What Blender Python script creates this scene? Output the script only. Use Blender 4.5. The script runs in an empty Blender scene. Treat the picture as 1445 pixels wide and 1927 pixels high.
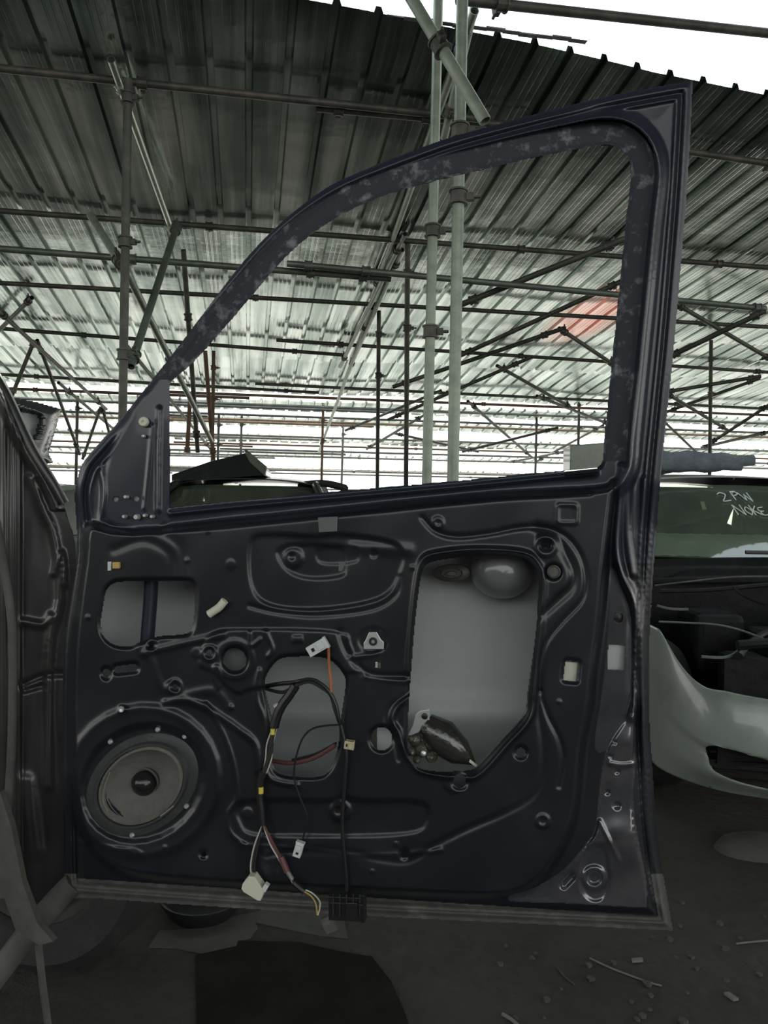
import bpy, math, random
import numpy as np
from mathutils import Vector, Matrix
random.seed(4)
SC = bpy.context.scene
COL = SC.collection
F = 1450.0; CX, CY = 722.5, 963.5
HC = 1.15

# ------------------------------------------------------------ camera
PITCH = math.radians(-0.53); ROLL = math.radians(0.8)
cd = bpy.data.cameras.new('camera'); cam = bpy.data.objects.new('camera', cd); COL.objects.link(cam)
fw = Vector((0, math.cos(PITCH), math.sin(PITCH)))
r0 = Vector((1, 0, 0)); u0 = r0.cross(fw)
rt = r0 * math.cos(ROLL) + u0 * math.sin(ROLL)
up = rt.cross(fw)
CAMP = Vector((0, 0, HC))
cam.matrix_world = Matrix(((rt.x, up.x, -fw.x, 0), (rt.y, up.y, -fw.y, 0), (rt.z, up.z, -fw.z, HC), (0, 0, 0, 1)))
cd.sensor_fit = 'HORIZONTAL'; cd.sensor_width = 36; cd.lens = 36 * F / 1445
cd.clip_start = 0.02; cd.clip_end = 300
SC.camera = cam

# ------------------------------------------------------------ sky and exposure
w = bpy.data.worlds.new('sky'); SC.world = w; w.use_nodes = True
nt = w.node_tree; bg = nt.nodes['Background']
tc = nt.nodes.new('ShaderNodeTexCoord'); sx = nt.nodes.new('ShaderNodeSeparateXYZ')
cr = nt.nodes.new('ShaderNodeValToRGB')
nt.links.new(tc.outputs['Generated'], sx.inputs[0]); nt.links.new(sx.outputs['Z'], cr.inputs[0])
e = cr.color_ramp.elements
e[0].position = 0.0; e[0].color = (1.0, 0.98, 0.93, 1)
e[1].position = 0.55; e[1].color = (0.80, 0.92, 1.0, 1)
e2 = e.new(0.22); e2.color = (0.98, 1.0, 0.97, 1)
nt.links.new(cr.outputs[0], bg.inputs[0]); bg.inputs[1].default_value = 2.5
SC.view_settings.view_transform = 'Standard'; SC.view_settings.look = 'None'
SC.view_settings.exposure = 0.0; SC.view_settings.gamma = 1.0
try: SC.view_settings.use_curve_mapping = False
except Exception: pass

sl = bpy.data.lights.new('sun', 'SUN'); so = bpy.data.objects.new('sun', sl); COL.objects.link(so)
sl.energy = 8.5; sl.angle = math.radians(2.0); sl.color = (1.0, 0.96, 0.88)
so.rotation_euler = (Vector((0.05, 1.0, 0.95))).to_track_quat('Z', 'Y').to_euler()   # high sun beyond the low end of the roof

# ------------------------------------------------------------ coordinate helpers (points of the place, read from the photo at a chosen distance)
def P(px, py, d):
    return CAMP + (fw + rt * ((px - CX) / F) - up * ((py - CY) / F)) * d
YD = math.radians(7.5)
EU = Vector((math.cos(YD), -math.sin(YD), 0)); EN = Vector((-math.sin(YD), -math.cos(YD), 0))
D0 = P(722, 963, 1.2)
fwn, rtn, upn, ENn, D0n, CPn = [np.array(v) for v in (fw, rt, up, EN, D0, CAMP)]
def DN(X, Y, H):
    """points on the door: X,Y as seen, H metres proud of the door plane"""
    X = np.asarray(X, float); Y = np.asarray(Y, float); H = np.asarray(H, float) + 0 * X
    ray = fwn + ((X - CX) / F)[..., None] * rtn - ((Y - CY) / F)[..., None] * upn
    t = ((D0n - CPn) @ ENn + H) / (ray @ ENn)
    return CPn + ray * t[..., None]
def D(px, py, h=0.0): return Vector(DN(px, py, h).tolist())

# ------------------------------------------------------------ materials
def mat(name, col, rough=0.5, metal=0.0, coat=0.0, spec=0.5, noise=None, bump=None, trans=0.0, coatr=0.05, emis=None):
    m = bpy.data.materials.new(name); m.use_nodes = True
    n = m.node_tree; b = n.nodes['Principled BSDF']
    b.inputs['Base Color'].default_value = (*col, 1); b.inputs['Roughness'].default_value = rough
    b.inputs['Metallic'].default_value = metal; b.inputs['Coat Weight'].default_value = coat
    b.inputs['Coat Roughness'].default_value = coatr
    b.inputs['Specular IOR Level'].default_value = spec
    b.inputs['Transmission Weight'].default_value = trans
    t = n.nodes.new('ShaderNodeTexCoord')
    if noise:
        sc, c2, lo, hi = noise[:4]
        z = n.nodes.new('ShaderNodeTexNoise'); z.inputs['Scale'].default_value = sc
        z.inputs['Detail'].default_value = noise[4] if len(noise) > 4 else 6
        z.inputs['Roughness'].default_value = 0.65
        n.links.new(t.outputs['Object'], z.inputs['Vector'])
        r = n.nodes.new('ShaderNodeValToRGB')
        r.color_ramp.elements[0].position = lo; r.color_ramp.elements[0].color = (*col, 1)
        r.color_ramp.elements[1].position = hi; r.color_ramp.elements[1].color = (*c2, 1)
        n.links.new(z.outputs['Fac'], r.inputs[0]); n.links.new(r.outputs[0], b.inputs['Base Color'])
    if bump:
        sc, st = bump
        z = n.nodes.new('ShaderNodeTexNoise'); z.inputs['Scale'].default_value = sc; z.inputs['Detail'].default_value = 5
        n.links.new(t.outputs['Object'], z.inputs['Vector'])
        bp = n.nodes.new('ShaderNodeBump'); bp.inputs['Strength'].default_value = st; bp.inputs['Distance'].default_value = 0.01
        n.links.new(z.outputs['Fac'], bp.inputs['Height']); n.links.new(bp.outputs[0], b.inputs['Normal'])
    return m
M = {}
M['paint'] = mat('navy_paint', (0.009, 0.0105, 0.015), 0.36, 0.0, 0.25, 0.45, noise=(7, (0.022, 0.025, 0.033), 0.5, 0.85), bump=(6, 0.05), coatr=0.12)
M['gloss'] = mat('lit_navy_gloss', (0.050, 0.050, 0.060), 0.24, 0.0, 1.0, 0.9, noise=(20, (0.02, 0.021, 0.026), 0.4, 0.8), bump=(7, 0.10))  # door paint lightened to put bright light on the jamb into the colour
M['frame'] = mat('flare_blue_frame_paint', (0.018, 0.023, 0.036), 0.36, 0.0, 0.25, 0.5, bump=(5, 0.03))  # door paint, bluer and lighter here to carry the lens flare veil
M['seat'] = mat('dusty_rubber_seat', (0.030, 0.034, 0.044), 0.8, noise=(38, (0.20, 0.20, 0.22), 0.53, 0.68, 9), bump=(120, 0.2))
M['flange'] = mat('dusty_flange', (0.075, 0.075, 0.068), 0.75, noise=(30, (0.17, 0.17, 0.15), 0.5, 0.8, 8), bump=(80, 0.2))
M['skin'] = mat('grey_primer', (0.40, 0.425, 0.42), 0.55, noise=(3, (0.48, 0.505, 0.50), 0.4, 0.7))
M['galv'] = mat('galvanised_tube', (0.21, 0.245, 0.20), 0.45, 0.4, noise=(14, (0.33, 0.37, 0.31), 0.35, 0.7, 8))
M['galvdark'] = mat('weathered_shaded_tube', (0.07, 0.075, 0.065), 0.55, 0.4, noise=(7, (0.15, 0.14, 0.12), 0.45, 0.7))
M['tubegrey'] = mat('dull_tube', (0.10, 0.12, 0.10), 0.45, 0.4, noise=(9, (0.17, 0.19, 0.165), 0.4, 0.7))
M['rust'] = mat('rusty_tube', (0.10, 0.07, 0.045), 0.7, 0.2, noise=(6, (0.20, 0.12, 0.07), 0.4, 0.7))
M['black'] = mat('black_plastic', (0.012, 0.012, 0.013), 0.4)
M['zinctube'] = mat('bright_tube', (0.42, 0.45, 0.40), 0.3, 0.8, noise=(9, (0.5, 0.52, 0.46), 0.4, 0.7))
M['rubber'] = mat('black_rubber', (0.018, 0.018, 0.017), 0.75, noise=(20, (0.04, 0.04, 0.036), 0.5, 0.8))
M['cream'] = mat('cream_plastic', (0.62, 0.62, 0.50), 0.5)
M['white'] = mat('white_plastic', (0.6, 0.63, 0.62), 0.45)
M['zinc'] = mat('zinc_plate', (0.62, 0.65, 0.63), 0.35, 0.6)
M['amber'] = mat('amber_plastic', (0.55, 0.38, 0.12), 0.45)
M['tan'] = mat('tan_plastic', (0.52, 0.45, 0.30), 0.5)
M['yellow'] = mat('yellow_tape', (0.65, 0.55, 0.08), 0.5)
M['maroon'] = mat('maroon_wire', (0.13, 0.05, 0.05), 0.5)
M['orange'] = mat('orange_wire', (0.42, 0.15, 0.06), 0.5)
M['wirewhite'] = mat('white_wire', (0.5, 0.5, 0.46), 0.45)
M['cone'] = mat('speaker_cone', (0.12, 0.118, 0.105), 0.85, noise=(60, (0.15, 0.147, 0.13), 0.4, 0.7), bump=(200, 0.2))
M['spk'] = mat('speaker_frame', (0.035, 0.04, 0.038), 0.5, noise=(30, (0.09, 0.09, 0.08), 0.55, 0.8))
M['dome'] = mat('dust_cap', (0.015, 0.015, 0.015), 0.18)
M['recess'] = mat('handle_recess_metal', (0.13, 0.135, 0.135), 0.30, 0.0, 0.6, noise=(6, (0.16, 0.165, 0.165), .4, .7))
M['body'] = mat('dark_body_paint', (0.020, 0.021, 0.020), 0.38, 0, 0.3, 0.5, noise=(8, (0.055, 0.055, 0.05), 0.5, 0.85), bump=(10, 0.15))
M['bodydust'] = mat('dusty_weatherstrip', (0.06, 0.06, 0.054), 0.7, noise=(12, (0.12, 0.115, 0.10), 0.4, 0.8), bump=(30, .2))
M['carwhite'] = mat('white_car_paint', (0.26, 0.29, 0.26), 0.30, 0, 0.5, 0.5, noise=(5, (0.20, 0.22, 0.20), 0.5, 0.7))
M['primer'] = mat('pale_repair_patch', (0.5, 0.56, 0.56), 0.5)
M['cardark'] = mat('dark_car_paint', (0.03, 0.034, 0.034), 0.3, 0, 0.5)
M['cargreen'] = mat('green_grey_car_paint', (0.12, 0.15, 0.12), 0.45, 0, 0.3, noise=(5, (0.2, 0.23, 0.18), 0.4, 0.7))
M['bay'] = mat('engine_bay_black', (0.006, 0.0065, 0.007), 0.6, spec=0.25, noise=(18, (0.016, 0.016, 0.016), 0.5, 0.8), bump=(25, 0.4))
M['roll'] = mat('blue_grey_roll', (0.10, 0.12, 0.14), 0.85, noise=(14, (0.18, 0.20, 0.23), 0.4, 0.7), bump=(25, 0.6))
M['chalk'] = mat('white_chalk', (0.7, 0.75, 0.7), 0.8)
M['paper'] = mat('pale_scrap', (0.075, 0.072, 0.062), 0.8, noise=(9, (0.05, 0.048, 0.042), 0.4, 0.7, 8), bump=(15, 0.5))
M['darkflat'] = mat('dark_patch', (0.012, 0.011, 0.009), 0.95, spec=0.15, noise=(6, (0.022, 0.020, 0.016), 0.45, 0.7))
M['chip'] = mat('pale_chip', (0.16, 0.16, 0.14), 0.7)
M['dash'] = mat('pale_reflection_dash', (0.40, 0.46, 0.43), 0.5, noise=(5, (0.3, 0.34, 0.31), .4, .7))  # pale tone stands in for roof sheets reflected in the lower windscreen

def glassmat(name, tint, mixf):
    m = bpy.data.materials.new(name); m.use_nodes = True; n = m.node_tree
    for x in list(n.nodes): n.nodes.remove(x)
    o = n.nodes.new('ShaderNodeOutputMaterial'); tr = n.nodes.new('ShaderNodeBsdfTransparent'); gl = n.nodes.new('ShaderNodeBsdfGlossy')
    gl.inputs['Roughness'].default_value = 0.03; tr.inputs[0].default_value = (*tint, 1)
    mx = n.nodes.new('ShaderNodeMixShader'); lw = n.nodes.new('ShaderNodeLayerWeight'); lw.inputs[0].default_value = 0.5; pw = n.nodes.new('ShaderNodeMath'); pw.operation = 'POWER'; pw.inputs[1].default_value = 2.0; n.links.new(lw.outputs['Facing'], pw.inputs[0]); fr = n.nodes.new('ShaderNodeMapRange'); fr.inputs['To Min'].default_value = 0.05; fr.inputs['To Max'].default_value = 0.6; n.links.new(pw.outputs[0], fr.inputs['Value'])
    n.links.new(fr.outputs[0], mx.inputs[0]); n.links.new(tr.outputs[0], mx.inputs[1]); n.links.new(gl.outputs[0], mx.inputs[2])
    df = n.nodes.new('ShaderNodeBsdfDiffuse'); df.inputs[0].default_value = (.30, .36, .27, 1); m2 = n.nodes.new('ShaderNodeMixShader')
    tcc = n.nodes.new('ShaderNodeTexCoord'); nz = n.nodes.new('ShaderNodeTexNoise'); nz.inputs['Scale'].default_value = 4; n.links.new(tcc.outputs['Object'], nz.inputs['Vector'])
    mr = n.nodes.new('ShaderNodeMapRange'); mr.inputs['To Min'].default_value = .08; mr.inputs['To Max'].default_value = .34; n.links.new(nz.outputs['Fac'], mr.inputs['Value']); n.links.new(mr.outputs[0], m2.inputs[0])   # film of dust
    n.links.new(mx.outputs[0], m2.inputs[1]); n.links.new(df.outputs[0], m2.inputs[2]); n.links.new(m2.outputs[0], o.inputs[0]); return m
M['glass'] = glassmat('windscreen_glass', (0.62, 0.68, 0.56), 1.6)
M['tint'] = mat('dark_tinted_glass', (0.045, 0.055, 0.040), 0.25, 0, 0, 0.4)

def roof_material():
    m = bpy.data.materials.new('galvanised_roof'); m.use_nodes = True; n = m.node_tree; b = n.nodes['Principled BSDF']
    t = n.nodes.new('ShaderNodeTexCoord'); L = n.links.new
    z = n.nodes.new('ShaderNodeTexNoise'); z.inputs['Scale'].default_value = 1.3; z.inputs['Detail'].default_value = 8
    mp = n.nodes.new('ShaderNodeMapping'); mp.inputs['Scale'].default_value = (5.5, 0.35, 1)
    L(t.outputs['Object'], mp.inputs[0]); L(mp.outputs[0], z.inputs['Vector'])
    r = n.nodes.new('ShaderNodeValToRGB')
    r.color_ramp.elements[0].position = 0.38; r.color_ramp.elements[0].color = (0.20, 0.25, 0.225, 1)
    r.color_ramp.elements[1].position = 0.62; r.color_ramp.elements[1].color = (0.52, 0.57, 0.54, 1)
    L(z.outputs['Fac'], r.inputs[0])
    # soft red patch blended into the sheet colour
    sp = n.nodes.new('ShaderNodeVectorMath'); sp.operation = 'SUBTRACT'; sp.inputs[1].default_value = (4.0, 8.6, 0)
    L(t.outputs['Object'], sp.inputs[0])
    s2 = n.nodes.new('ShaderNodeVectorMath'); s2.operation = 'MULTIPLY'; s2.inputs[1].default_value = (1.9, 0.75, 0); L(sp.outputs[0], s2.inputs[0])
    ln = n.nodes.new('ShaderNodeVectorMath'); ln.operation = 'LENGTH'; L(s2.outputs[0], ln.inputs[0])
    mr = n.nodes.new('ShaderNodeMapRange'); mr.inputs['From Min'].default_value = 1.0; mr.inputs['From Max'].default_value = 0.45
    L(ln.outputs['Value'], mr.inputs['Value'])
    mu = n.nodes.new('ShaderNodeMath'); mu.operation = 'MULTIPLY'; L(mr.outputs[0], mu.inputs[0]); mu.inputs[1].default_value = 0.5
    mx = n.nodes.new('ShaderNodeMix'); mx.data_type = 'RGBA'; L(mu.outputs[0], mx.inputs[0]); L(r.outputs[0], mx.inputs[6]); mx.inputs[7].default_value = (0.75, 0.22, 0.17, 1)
    L(mx.outputs[2], b.inputs['Base Color'])
    b.inputs['Metallic'].default_value = 1.0
    z2 = n.nodes.new('ShaderNodeTexNoise'); z2.inputs['Scale'].default_value = 2.2; z2.inputs['Detail'].default_value = 6; L(t.outputs['Object'], z2.inputs['Vector'])
    m2 = n.nodes.new('ShaderNodeMapRange'); m2.inputs['To Min'].default_value = 0.10; m2.inputs['To Max'].default_value = 0.26; L(z2.outputs['Fac'], m2.inputs['Value']); L(m2.outputs[0], b.inputs['Roughness'])
    z3 = n.nodes.new('ShaderNodeTexNoise'); z3.inputs['Scale'].default_value = 3.5; z3.inputs['Detail'].default_value = 4; L(t.outputs['Object'], z3.inputs['Vector'])
    bp = n.nodes.new('ShaderNodeBump'); bp.inputs['Strength'].default_value = 0.22; bp.inputs['Distance'].default_value = 0.02; L(z3.outputs['Fac'], bp.inputs['Height']); L(bp.outputs[0], b.inputs['Normal'])
    return m
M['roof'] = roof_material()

def ground_material():
    m = bpy.data.materials.new('oily_dirt_ground'); m.use_nodes = True; n = m.node_tree; b = n.nodes['Principled BSDF']; L = n.links.new
    t = n.nodes.new('ShaderNodeTexCoord')
    z = n.nodes.new('ShaderNodeTexNoise'); z.inputs['Scale'].default_value = 1.6; z.inputs['Detail'].default_value = 10; z.inputs['Roughness'].default_value = 0.7
    L(t.outputs['Object'], z.inputs['Vector'])
    r = n.nodes.new('ShaderNodeValToRGB')
    r.color_ramp.elements[0].position = 0.35; r.color_ramp.elements[0].color = (0.024, 0.021, 0.016, 1)
    r.color_ramp.elements[1].position = 0.68; r.color_ramp.elements[1].color = (0.052, 0.046, 0.036, 1)
    L(z.outputs['Fac'], r.inputs[0]); L(r.outputs[0], b.inputs['Base Color'])
    z2 = n.nodes.new('ShaderNodeTexNoise'); z2.inputs['Scale'].default_value = 22; z2.inputs['Detail'].default_value = 8; L(t.outputs['Object'], z2.inputs['Vector'])
    bp = n.nodes.new('ShaderNodeBump'); bp.inputs['Strength'].default_value = 0.6; bp.inputs['Distance'].default_value = 0.02; L(z2.outputs['Fac'], bp.inputs['Height']); L(bp.outputs[0], b.inputs['Normal'])
    b.inputs['Roughness'].default_value = 0.85
    return m
M['ground'] = ground_material()
M['added_yard'] = mat('added_bounce_yard', (0.42, 0.40, 0.36), 0.8, noise=(.6, (0.55, 0.53, 0.48), 0.35, 0.7))

# ------------------------------------------------------------ object helpers
def link(o, parent=None):
    COL.objects.link(o)
    if parent is not None: o.parent = parent; o.matrix_parent_inverse = parent.matrix_world.inverted()
    return o
def thing(name, label, cat, loc=(0, 0, 0), group=None):
    o = bpy.data.objects.new(name, None); o.location = loc; o.matrix_world = Matrix.Translation(Vector(loc)); COL.objects.link(o)
    o['label'] = label; o['category'] = cat
    if group: o['group'] = group
    return o
def tag(o, label, cat, group=None):
    o['label'] = label; o['category'] = cat
    if group: o['group'] = group
    return o
def structure(o): o['kind'] = 'structure'; return o
class MB:
    def __init__(s): s.v = []; s.f = []
    def add(s, vs, fs):
        k = len(s.v); s.v += [tuple(v) for v in vs]; s.f += [tuple(i + k for i in f) for f in fs]; return s
    def tube(s, pts, r, n=10, caps=True, closed=False, hollow=False):
        pts = [Vector(p) for p in pts]
        rr = r if isinstance(r, (list, tuple)) else [r] * len(pts)
        vs = []; fs = []; N = len(pts); ref = None
        for i, p in enumerate(pts):
            a = pts[i - 1] if i or closed else p; b = pts[(i + 1) % N] if i < N - 1 or closed else p
            t = (b - a).normalized()
            if ref is None: ref = Vector((0, 0, 1)) if abs(t.z) < 0.9 else Vector((1, 0, 0))
            x = (ref - t * ref.dot(t)).normalized(); y = t.cross(x); ref = x
            for k in range(n):
                an = 2 * math.pi * k / n; vs.append(p + (x * math.cos(an) + y * math.sin(an)) * rr[i])
        for i in range(N if closed else N - 1):
            j = (i + 1) % N
            for k in range(n): fs.append((i * n + k, i * n + (k + 1) % n, j * n + (k + 1) % n, j * n + k))
        if caps and not closed:
            fs.append(tuple(range(n))[::-1]); fs.append(tuple((N - 1) * n + k for k in range(n)))
        return s.add(vs, fs)
    def pipe(s, a, b, r=0.02415, n=16, wall=0.0032):
        """open-ended scaffold tube"""
        a = Vector(a); b = Vector(b); t = (b - a).normalized(); x = t.orthogonal().normalized(); y = t.cross(x)
        vs = []; 
        for p, q in ((a, r), (b, r), (b, r - wall), (b - t * .08, r - wall), (a + t * .08, r - wall), (a, r - wall)):
            for k in range(n):
                an = 2 * math.pi * k / n; vs.append(p + (x * math.cos(an) + y * math.sin(an)) * q)
        fs = []
        for i in (0, 1, 2, 4, 5):
            j = (i + 1) % 6
            for k in range(n): fs.append((i * n + k, i * n + (k + 1) % n, j * n + (k + 1) % n, j * n + k))
        fs.append(tuple(3 * n + k for k in range(n))); fs.append(tuple(4 * n + k for k in range(n))[::-1])
        return s.add(vs, fs)
    def box(s, c, ax, ay, az, sx, sy, sz):
        c = Vector(c); ax, ay, az = Vector(ax), Vector(ay), Vector(az)
        vs = [c + ax * sx * i / 2 + ay * sy * j / 2 + az * sz * k / 2 for i in (-1, 1) for j in (-1, 1) for k in (-1, 1)]
        return s.add(vs, [(0, 1, 3, 2), (4, 6, 7, 5), (0, 4, 5, 1), (2, 3, 7, 6), (0, 2, 6, 4), (1, 5, 7, 3)])
    def prism(s, pts, off):
        n = len(pts); off = Vector(off); pts = [Vector(p) for p in pts]
        vs = pts + [p + off for p in pts]
        return s.add(vs, [tuple(range(n)), tuple(range(n, 2 * n))[::-1]] + [(i, i + n, (i + 1) % n + n, (i + 1) % n) for i in range(n)])
    def lathe(s, c, ax, ay, az, prof, n=32, sa=1.0, sb=1.0):
        c = Vector(c); vs = []; fs = []
        for r, h in prof:
            for k in range(n):
                an = 2 * math.pi * k / n
                vs.append(c + ax * (r * sa * math.cos(an)) + ay * (r * sb * math.sin(an)) + az * h)
        for i in range(len(prof) - 1):
            for k in range(n): fs.append((i * n + k, i * n + (k + 1) % n, (i + 1) * n + (k + 1) % n, (i + 1) * n + k))
        if prof[0][0] > 1e-5: pass
        return s.add(vs, fs)
    def build(s, name, m, parent=None, smooth=False, bevel=0, angle=40):
        me = bpy.data.meshes.new(name); me.from_pydata(s.v, [], s.f); me.update()
        if smooth:
            for p in me.polygons: p.use_smooth = True
        me.materials.append(m if not isinstance(m, str) else M[m])
        import bmesh
        bm = bmesh.new(); bm.from_mesh(me); bmesh.ops.recalc_face_normals(bm, faces=bm.faces); bm.to_mesh(me); bm.free()
        if smooth and angle: 
            try: me.set_sharp_from_angle(angle=math.radians(angle))
            except Exception: pass
        o = bpy.data.objects.new(name, me); link(o, parent)
        if bevel:
            bv = o.modifiers.new('bevel', 'BEVEL'); bv.width = bevel; bv.segments = 2; bv.limit_method = 'ANGLE'
        return o
def crom(pts, k=6, closed=False):
    """smooth curve through points"""
    P_ = [np.array(p, float) for p in pts]; N = len(P_); out = []
    for i in range(N if closed else N - 1):
        p0 = P_[(i - 1) % N] if closed or i else P_[0]; p1 = P_[i]; p2 = P_[(i + 1) % N]
        p3 = P_[(i + 2) % N] if closed or i + 2 < N else P_[-1]
        for j in range(k):
            t = j / k
            out.append(0.5 * ((2 * p1) + (p2 - p0) * t + (2 * p0 - 5 * p1 + 4 * p2 - p3) * t * t + (3 * p1 - p0 - 3 * p2 + p3) * t ** 3))
    if not closed: out.append(P_[-1])
    return np.array(out)
def seg_d2(X, Y, a, b):
    ab = b - a; t = ((X - a[0]) * ab[0] + (Y - a[1]) * ab[1]) / max(ab @ ab, 1e-9); t = np.clip(t, 0, 1)
    return (X - a[0] - t * ab[0]) ** 2 + (Y - a[1] - t * ab[1]) ** 2
def sdf(X, Y, poly, margin=60.0):
    poly = np.asarray(poly, float); out = np.full(X.shape, margin)
    m = (X > poly[:, 0].min() - margin) & (X < poly[:, 0].max() + margin) & (Y > poly[:, 1].min() - margin) & (Y < poly[:, 1].max() + margin)
    x = X[m]; y = Y[m]; d = np.full(x.shape, 1e12); ins = np.zeros(x.shape, bool); N = len(poly)
    for i in range(N):
        a = poly[i]; b = poly[(i + 1) % N]; d = np.minimum(d, seg_d2(x, y, a, b))
        if a[1] != b[1]:
            c = ((a[1] > y) != (b[1] > y)) & (x < (b[0] - a[0]) * (y - a[1]) / (b[1] - a[1]) + a[0]); ins ^= c
    d = np.sqrt(d); out[m] = np.where(ins, -d, d); return out
def ldist(X, Y, path, margin=60.0):
    path = np.asarray(path, float); out = np.full(X.shape, margin)
    m = (X > path[:, 0].min() - margin) & (X < path[:, 0].max() + margin) & (Y > path[:, 1].min() - margin) & (Y < path[:, 1].max() + margin)
    x = X[m]; y = Y[m]; d = np.full(x.shape, 1e12)
    for i in range(len(path) - 1): d = np.minimum(d, seg_d2(x, y, path[i], path[i + 1]))
    out[m] = np.sqrt(d); return out
def sstep(a, b, x):
    t = np.clip((x - a) / (b - a), 0, 1); return t * t * (3 - 2 * t)
def grid_object(name, pts, keep, m, parent=None, smooth=True, thick=0, normals=None):
    ny, nx = pts.shape[:2]; idx = np.arange(ny * nx).reshape(ny, nx)
    q = np.stack([idx[:-1, :-1], idx[1:, :-1], idx[1:, 1:], idx[:-1, 1:]], -1)[keep]
    used = np.unique(q); remap = np.full(ny * nx, -1); remap[used] = np.arange(len(used))
    vv = pts.reshape(-1, 3)[used]; qq = remap[q]
    me = bpy.data.meshes.new(name); me.vertices.add(len(vv)); me.vertices.foreach_set('co', vv.astype(np.float32).ravel())
    me.loops.add(qq.size); me.loops.foreach_set('vertex_index', qq.astype(np.int32).ravel())
    me.polygons.add(len(qq)); me.polygons.foreach_set('loop_start', np.arange(0, qq.size, 4, dtype=np.int32))
    try: me.polygons.foreach_set('loop_total', np.full(len(qq), 4, dtype=np.int32))
    except Exception: pass
    me.polygons.foreach_set('use_smooth', np.full(len(qq), smooth, dtype=bool))
    me.update(calc_edges=True); me.validate(); me.materials.append(M[m] if isinstance(m, str) else m)
    if normals is not None: me.normals_split_custom_set_from_vertices([tuple(v) for v in normals.reshape(-1, 3)[used]])
    o = bpy.data.objects.new(name, me); link(o, parent)
    if thick:
        s = o.modifiers.new('thickness', 'SOLIDIFY'); s.thickness = thick; s.offset = -1
    return o
def snap(X, Y, S, step):
    gy, gx = np.gradient(S, step, step); near = np.abs(S) < 0.60 * step
    X2 = np.where(near, X - S * gx, X); Y2 = np.where(near, Y - S * gy, Y); S2 = np.where(near, 0, S)
    mx = np.maximum.reduce([S2[:-1, :-1], S2[1:, :-1], S2[1:, 1:], S2[:-1, 1:]])
    mean = (S[:-1, :-1] + S[1:, :-1] + S[1:, 1:] + S[:-1, 1:]) / 4
    return X2, Y2, (mx <= 1e-6) & (mean < 0.05 * step)

# ============================================================ SETTING: ground and roof
mb = MB(); mb.add([(-40, -12, 0), (45, -12, 0), (45, 60, 0), (-40, 60, 0)], [(0, 1, 2, 3)])
structure(mb.build('floor', 'ground'))
mb = MB(); mb.add([(-45, 11.5, .012), (50, 16.5, .012), (50, 60, .012), (-45, 60, .012)], [(0, 1, 2, 3)])
structure(mb.build('floor', 'added_yard'))  # unseen pale ground added to bounce sunlight onto the roof underside

YR = math.radians(10.0); RU = Vector((math.cos(YR), math.sin(YR), 0)); RV = Vector((-math.sin(YR), math.cos(YR), 0))
SL = 0.094
def rz(v): return HC + 3.05 - SL * v
PITCHR = 0.232
def roof_row(name, u0, u1, v0, v1, dz0=0.0, dz1=0.0, skew=0.0, rag=0.0, skip=None):
    e_ = .0007 if v0 < 6 else .0016
    prof = [(0.0, 0), (0.046, 0), (0.050, e_), (0.058, e_), (0.062, 0), (0.090, 0), (0.094, e_), (0.102, e_), (0.106, 0), (0.136, 0), (0.140, e_), (0.148, e_), (0.152, 0), (0.179, 0), (0.1795, .004), (0.190, .036), (0.220, .036), (0.2315, .004)]
    n0 = int(math.floor(u0 / PITCHR)); n1 = int(math.ceil(u1 / PITCHR)); us = []; zs = []
    for k in range(n0, n1):
        for a, z in prof: us.append(k * PITCHR + a); zs.append(z)
    us = np.array(us); zs = np.array(zs); nv = 5; vs = np.linspace(0, 1, nv)
    rg = rag * np.interp(us, np.arange(u0, u1, .9), np.array([random.uniform(-1, 1) for _ in np.arange(u0, u1, .9)])) if rag else 0 * us
    pts = np.zeros((nv, len(us), 3))
    for i, t in enumerate(vs):
        va = v0 + skew * us + rg; vv = va * (1 - t) + v1 * t
        wob = 0.010 * np.sin(us * 1.1 + t * 5) + 0.008 * np.sin(us * 2.9 + 1)
        pts[i, :, 0] = us; pts[i, :, 1] = vv
        pts[i, :, 2] = HC + 3.05 - SL * vv + zs + dz0 * (1 - t) + dz1 * t + wob
    keep = np.ones((nv - 1, len(us) - 1), bool)
    if skip:
        for a, b in skip: keep[:, (us[:-1] > a) & (us[:-1] < b)] = False
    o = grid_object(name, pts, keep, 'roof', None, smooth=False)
    o.rotation_euler = (0, 0, YR); structure(o); return o
# the big lean-to roof in rows of sheets, each near row tucked under the next
rows = [(4.17, 6.95, .02, .0, .073, .05), (6.75, 9.3, .05, .03, 0, .03), (9.15, 10.9, .05, .0, 0, .04), (10.75, 12.6, .07, .0, 0, .03),
        (12.45, 13.2, .10, .06, 0, .05), (13.75, 14.3, .05, .0, 0, .06), (15.2, 15.8, .05, 0, 0, .06), (17.1, 17.7, .03, 0, 0, .06), (19.3, 19.9, 0, 0, 0, .06), (22.3, 22.8, .05, .05, 0, .1)]  # gaps between the far strips stand in for glaring, brightly lit sheets
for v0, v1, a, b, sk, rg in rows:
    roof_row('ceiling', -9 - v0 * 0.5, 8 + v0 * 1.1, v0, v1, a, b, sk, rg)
# unseen corrugated wall added behind the camera to cut sky reflections on the door
k = 0; wx = []; wz = []
for i in range(-90, 91):
    for a, y in ((0, 0), (.12, 0), (.15, .04), (.2, .04)): wx.append(i * .232 + a); wz.append(y)
wx = np.array(wx); wz = np.array(wz); zz = np.linspace(0, 2.8, 3)
pts = np.stack([np.stack([wx, -8.6 + wz, 0 * wx + z], -1) for z in zz], 0)
kp = np.ones((2, len(wx) - 1), bool); kp[:, (wx[:-1] > 2.6) & (wx[:-1] < 8.5)] = False   # gap left open to give highlights on the door
structure(grid_object('added_wall_rear', pts, kp, 'galvdark', None, False))
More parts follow.
